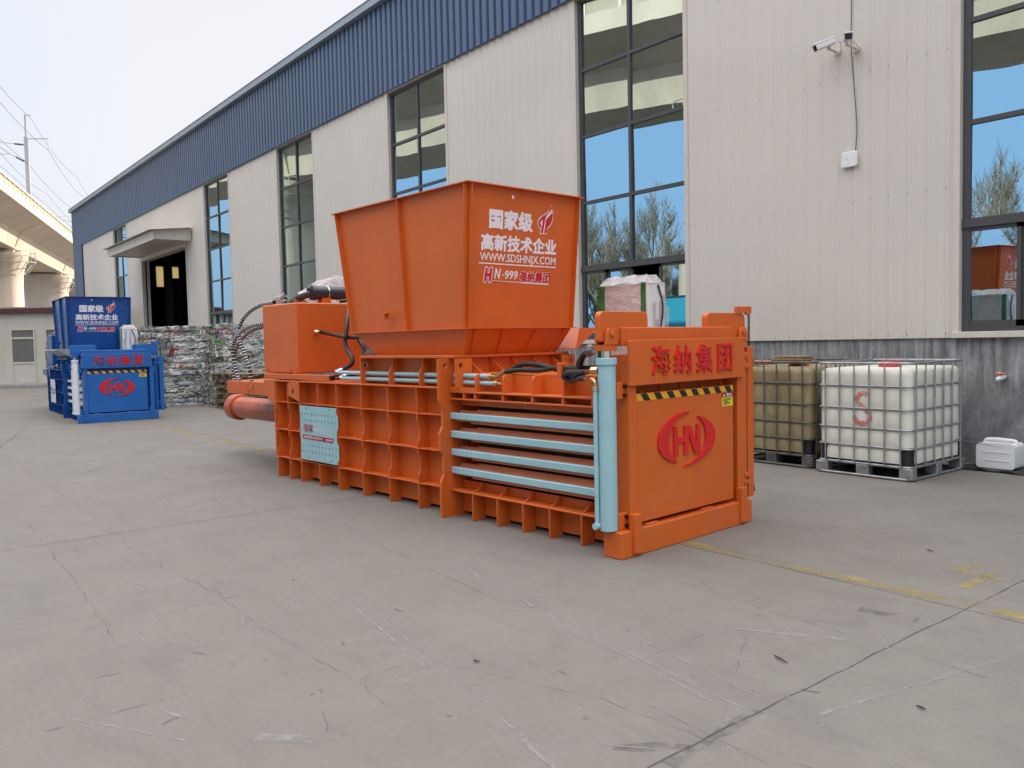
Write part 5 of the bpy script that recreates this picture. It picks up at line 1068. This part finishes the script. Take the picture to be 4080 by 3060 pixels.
# ------------------------------------------------------------------ railway viaduct
VU = Vector((-.949, .314, 0)).normalized(); VN = Vector((.314, .949, 0)).normalized(); VP = Vector((-143.79, 22.75, 0))
VD = tag(empty("railway_viaduct", tuple(VP)), "tall concrete railway viaduct on round ended piers beyond the yard", "bridge")
def VW(t, o, z): p = VU * t + VN * o; return (p.x, p.y, z)      # t along, o across towards the yard, z up
def vsweep(name, prof, t0, t1, mat, par=VD, closed=True, bev=0):
    m = MB(); n = len(prof); vs = [VW(t, o, z) for t in (t0, t1) for o, z in prof]; m.add(vs, [(k, (k + 1) % n, n + (k + 1) % n, n + k) for k in range(n)] + [list(range(n))[::-1], list(range(n, 2 * n))]); return m.build(name, mat, par, bev)
PT = [130.8, 98.1, 65.4, 32.7, 0, -32.7, -63, -91.2, -124, -157, -190, -223]
for a, b in zip(PT + [-256], [163.5] + PT):
    vsweep("box_girder", [(-6.0, 17.0), (-6.0, 16.45), (-3.2, 15.3), (-2.6, 13.5), (2.6, 13.5), (3.2, 15.3), (6.0, 16.45), (6.0, 17.35), (5.8, 17.35), (5.8, 17.0)], a + .03, b - .03, M["viaduct"])
PA = vsweep("parapet", [(5.78, 17.0), (5.90, 17.0), (5.90, 18.05), (5.78, 18.05)], -256, 163, M["par_mesh"])
vsweep("parapet", [(-5.90, 17.0), (-5.78, 17.0), (-5.78, 18.05), (-5.90, 18.05)], -256, 163, M["viaduct"])
m = MB()
for k in range(210):
    t = -256 + 2 * k; m.hexa([VW(*p) for p in ((t - .09, 5.9, 17.36), (t + .09, 5.9, 17.36), (t + .09, 5.98, 17.36), (t - .09, 5.98, 17.36), (t - .09, 5.9, 18.06), (t + .09, 5.9, 18.06), (t + .09, 5.98, 18.06), (t - .09, 5.98, 18.06))])
po = m.build("parapet_posts", M["render"], VD); po.parent = PA; tag(po, kind='stuff')
vsweep("parapet_rail", [(5.74, 18.05), (6.04, 18.05), (6.04, 18.20), (5.74, 18.20)], -256, 163, M["render"], PA)
for t in PT:
    m = MB(); secs = [(0, 3.1, 1.35), (9.3, 3.1, 1.35), (10.6, 3.18, 1.42), (11.6, 3.45, 1.6), (12.3, 3.75, 1.8), (13.1, 3.8, 1.85)]; N = 28; vs = []
    for z, a, b in secs:
        for k in range(N):
            an = 2 * math.pi * k / N; c, s = math.cos(an), math.sin(an); ox = (a - b) * (1 if c > 0 else -1 if c < 0 else 0) + b * c; vs.append(VW(t + b * s, ox, z))
    m.add(vs, [(i * N + k, i * N + (k + 1) % N, (i + 1) * N + (k + 1) % N, (i + 1) * N + k) for i in range(len(secs) - 1) for k in range(N)] + [list(range((len(secs) - 1) * N, len(secs) * N))])
    pr_ = m.build("pier", M["viaduct"], VD, 0, 35)
    m = MB()
    for o in (-1.9, 1.9): m.hexa([VW(t + a, o + b, z) for z in (13.1, 13.5) for a, b in ((-.5, -.45), (.5, -.45), (.5, .45), (-.5, .45))])
    m.build("bearing_block", M["render"], VD).parent = pr_
    m = MB(); ringp = []
    for k in range(24):
        an = 2 * math.pi * k / 24; c, s = math.cos(an), math.sin(an); ringp.append((2.35 * s, 2.2 * (1 if c > 0 else -1) + 2.35 * c))
    for z, r in ((11.95, .05), (12.6, .03), (13.2, .035)): m.tube([VW(t + a, o, z) for a, o in ringp + ringp[:1]], r, 5, caps=False)
    for a, o in ringp[::2]: m.tube([VW(t + a, o, 11.9), VW(t + a, o, 13.2)], .035, 5)
    for a, o in ringp[::3]: m.tube([VW(t + a, o, 11.95), VW(t + a * .7, o * .8, 10.7)], .05, 5)
    m.build("walkway_railing", M["mastgrey"], VD).parent = pr_
    m = MB(); m.tube([VW(t - 1.2, 2.72, 13.7), VW(t - 1.4, 3.25, 15.0), VW(t - 1.7, 3.6, 15.45), VW(t - 2.2, 5.2, 16.1)], .07, 6); m.build("drain_pipe", M["viaduct"], VD, 0, 50).parent = pr_
def mast(t, label, low=False):
    r = tag(empty("catenary_mast", VW(0, 0, 0)), label, "mast", "overhead line masts on the viaduct"); r.location = VP; Q = VW; z0 = 17.0
    m = MB(); 
    for a, b in ((-.16, .16),):
        m.hexa([Q(t + x, 4.8 + y, z) for z in (z0, 22.6 if low else 25.8) for x, y in ((-.2, -.2), (.2, -.2), (.2, .2), (-.2, .2))])
    if low:
        m.build("mast_pole", M["mastgrey"], r); m = MB(); m.tube([Q(t, 4.8, 22.2), Q(t, 1.4, 22.3)], .05, 5); m.tube([Q(t, 4.8, 21.2), Q(t, 3.0, 21.7), Q(t, 1.6, 22.2)], .06, 5); m.tube([Q(t, 4.8, 20.6), Q(t, .6, 20.3)], .05, 5); m.build("cantilever", M["mastgrey"], r); return r
    m.hexa([Q(t + x, 4.8 + y, z) for z in (25.8, 28.3) for x, y in ((-.09, -.09), (.09, -.09), (.09, .09), (-.09, .09))]); m.build("mast_pole", M["mastgrey"], r)
    m = MB(); m.tube([Q(t, 4.8, 25.6), Q(t, 7.0, 25.75), Q(t, 7.0, 24.4)], .07, 5); m.tube([Q(t, 4.8, 28.25), Q(t, 5.4, 28.25), Q(t, 5.4, 27.9)], .05, 5); m.build("feeder_arm", M["mastgrey"], r)
    m = MB(); m.tube([Q(t, 4.8, 24.9), Q(t, 1.4, 25.1)], .05, 5); m.tube([Q(t, 4.8, 22.9), Q(t, 3.0, 23.9), Q(t, 1.6, 24.95)], .06, 5); m.tube([Q(t, 3.1, 23.85), Q(t, 1.2, 23.5)], .05, 5); m.build("cantilever", M["mastgrey"], r)
    m = MB(); m.cyl(Q(t, 4.5, 24.92), Q(t, 3.6, 24.97), .10, n=8); m.cyl(Q(t, 4.5, 23.05), Q(t, 3.7, 23.5), .10, n=8); m.build("insulator", M["wire"], r)
    return r
mast(-36.3, "overhead line mast standing on the viaduct against the sky"); mast(0.2, "low overhead line mast at the warehouse corner, only its arms showing", True)
mast(-82.0, "overhead line mast on the viaduct, seen only in the windows")
m = MB()
for o, z, sag in ((5.4, 27.9, .9), (7.0, 24.4, 1.0), (4.9, 22.8, .5), (1.4, 25.05, .8), (1.2, 23.4, .1)):
    for a, b in ((-128, -82), (-82, -36.3), (-36.3, -3.0), (-3.0, 36), (36, 82)):
        m.tube([VW(a + (b - a) * k / 8, o, z - sag * 4 * (k / 8) * (1 - k / 8)) for k in range(9)], .022, 4, caps=False)
ow = m.build("overhead_line", M["wire"]); ow.location = VP; tag(ow, "thin overhead railway wires strung along the viaduct masts", "wires")

# ------------------------------------------------------------------ behind the camera: seen in the window glass
def bare_tree(seed, h):
    rnd = random.Random(seed); m = MB(); lf = MB()
    def grow(p, d, L, r, n):
        q = p + d * L; mid = (p + q) / 2 + Vector((rnd.uniform(-1, 1), rnd.uniform(-1, 1), 0)) * L * .04
        m.tube([p, mid, q], r, 6 if r > .03 else 4, caps=False, radii=[r, r * .82, r * .66])
        if n == 0:
            for k in range(1):
                an = rnd.uniform(0, 6.28); m.tube([p + d * L * rnd.random(), q + Vector((math.cos(an) * .22, math.sin(an) * .22, rnd.uniform(.1, .45)))], .006, 3, caps=False)
            for k in range(1 if rnd.random() < .3 else 0):
                c = q + Vector((rnd.uniform(-.2, .2), rnd.uniform(-.2, .2), rnd.uniform(-.25, .1))); a = Vector((rnd.uniform(-1, 1), rnd.uniform(-1, 1), rnd.uniform(-1, 1))).normalized() * .045; b = a.orthogonal().normalized() * .035
                lf.add([c - a, c + b, c + a, c - b], [(0, 1, 2, 3)])
            return
        for k in range(3 if n > 1 else 4):
            an = rnd.uniform(0, 6.28); sp = rnd.uniform(.25, .6); nd = (d + Vector((math.cos(an) * sp, math.sin(an) * sp, rnd.uniform(.05, .35)))).normalized()
            s = rnd.uniform(.35, 1.0); grow(p + d * L * s, nd, L * rnd.uniform(.42, .62), max(.009, r * .50), n - 1)
        grow(q, (d + Vector((rnd.uniform(-.1, .1), rnd.uniform(-.1, .1), .2))).normalized(), L * .62, r * .62, n - 1)
    grow(Vector((0, 0, 0)), Vector((0, 0, 1)), h * .40, h * .013, 5); return m, lf
protos = []
for sd_i, h in ((1, 9.5), (5, 8.5)):
    r = tag(empty("bare_tree", (0, 0, 0)), "bare winter tree across the yard, seen as a reflection in the windows", "tree", "bare trees reflected in the windows")
    a, b = bare_tree(sd_i, h); tr = a.build("trunk", M["bark"], r, 0, 60); cr = b.build("crown", M["leafdry"], r); protos.append(r)
spots = [(-46, -13.5), (-40.5, -15), (-36, -14), (-33.5, -16), (-31, -14.5), (-28.4, -15.2), (-26, -14), (-23.5, -15.6), (-20.5, -14), (-15.5, -13.2), (-13, -15), (-10.4, -12.5), (-6, -15), (-1.5, -14), (3.5, -15.5), (-37.5, -16.5), (-35.8, -15.2), (-34.4, -13.4), (-32.2, -13.2), (-29.8, -16.8), (-12.0, -12.8), (-9.2, -14.6), (-35, -19), (-30, -18.5), (-27, -19.5), (-24.5, -18.5), (-21.8, -19), (-18, -18), (-38.5, -18.5), (-14.2, -19), (-11.6, -17.5), (-8.4, -18.5)]
for i, (x, y) in enumerate(spots):
    p = protos[i % 2]
    if i < 2: r = p
    else:
        r = p.copy(); COL.objects.link(r)
        for ch in list(p.children):
            c = ch.copy(); COL.objects.link(c); c.parent = r
    r.location = (x, y, 0); r.rotation_euler = (0, 0, i * 1.9); s = .88 + .22 * ((i * 7) % 5) / 4; r.scale = (s, s, s * (1 if i != 8 else 1.12))
def steel_box(label, x0, x1, y0, y1, h, mat):
    t = tag(empty("steel_container", ((x0 + x1) / 2, (y0 + y1) / 2, 0)), label, "container"); a, b = (x1 - x0) / 2, (y1 - y0) / 2
    m = MB(); m.box(-a, a, -b, b, .12, h); m.build("container_body", mat, t, .01)
    m = MB(); m.box(-a - .03, a + .03, -b - .03, b + .03, h, h + .05); m.box(-a - .02, a + .02, -b - .02, b + .02, .0, .12); m.build("edge_rail", M["slate"], t, .004)
steel_box("teal steel container across the yard, seen only in the window glass", -21.5, -17.6, -4.8, -2.6, 2.9, M["tealbox"])
steel_box("blue steel container across the yard, seen only in the right window", -9.6, -6.2, -4.2, -2.2, 2.9, M["bluebox"])

# ------------------------------------------------------------------ litter on the yard
for i, (a, b, lab) in enumerate((((-2.207, 3.275), (-2.118, 3.244), "dark bent twig on the concrete by the hairline crack"), ((-1.533, 3.245), (-1.492, 3.237), "short dark twig right of the wide slab joint"), ((-3.099, 2.187), (-3.062, 2.196), "black scrap of rubber beside the pale scrape marks"), ((-2.615, 5.671), (-2.562, 5.653), "thin dark twig near the yellow painted cross"), ((-17.3, 5.15), (-17.2, 5.30), "long dark stick far back between the two presses"))):
    m = MB(); A, B_ = Vector((*a, .008)), Vector((*b, .008)); mid = (A + B_) / 2 + Vector((.006, -.008, .004)); m.tube([A, mid, B_], .004, 6, radii=[.003, .0045, .002]); tag(m.build("twig", M["black"], None, 0, 50), lab, "twig")
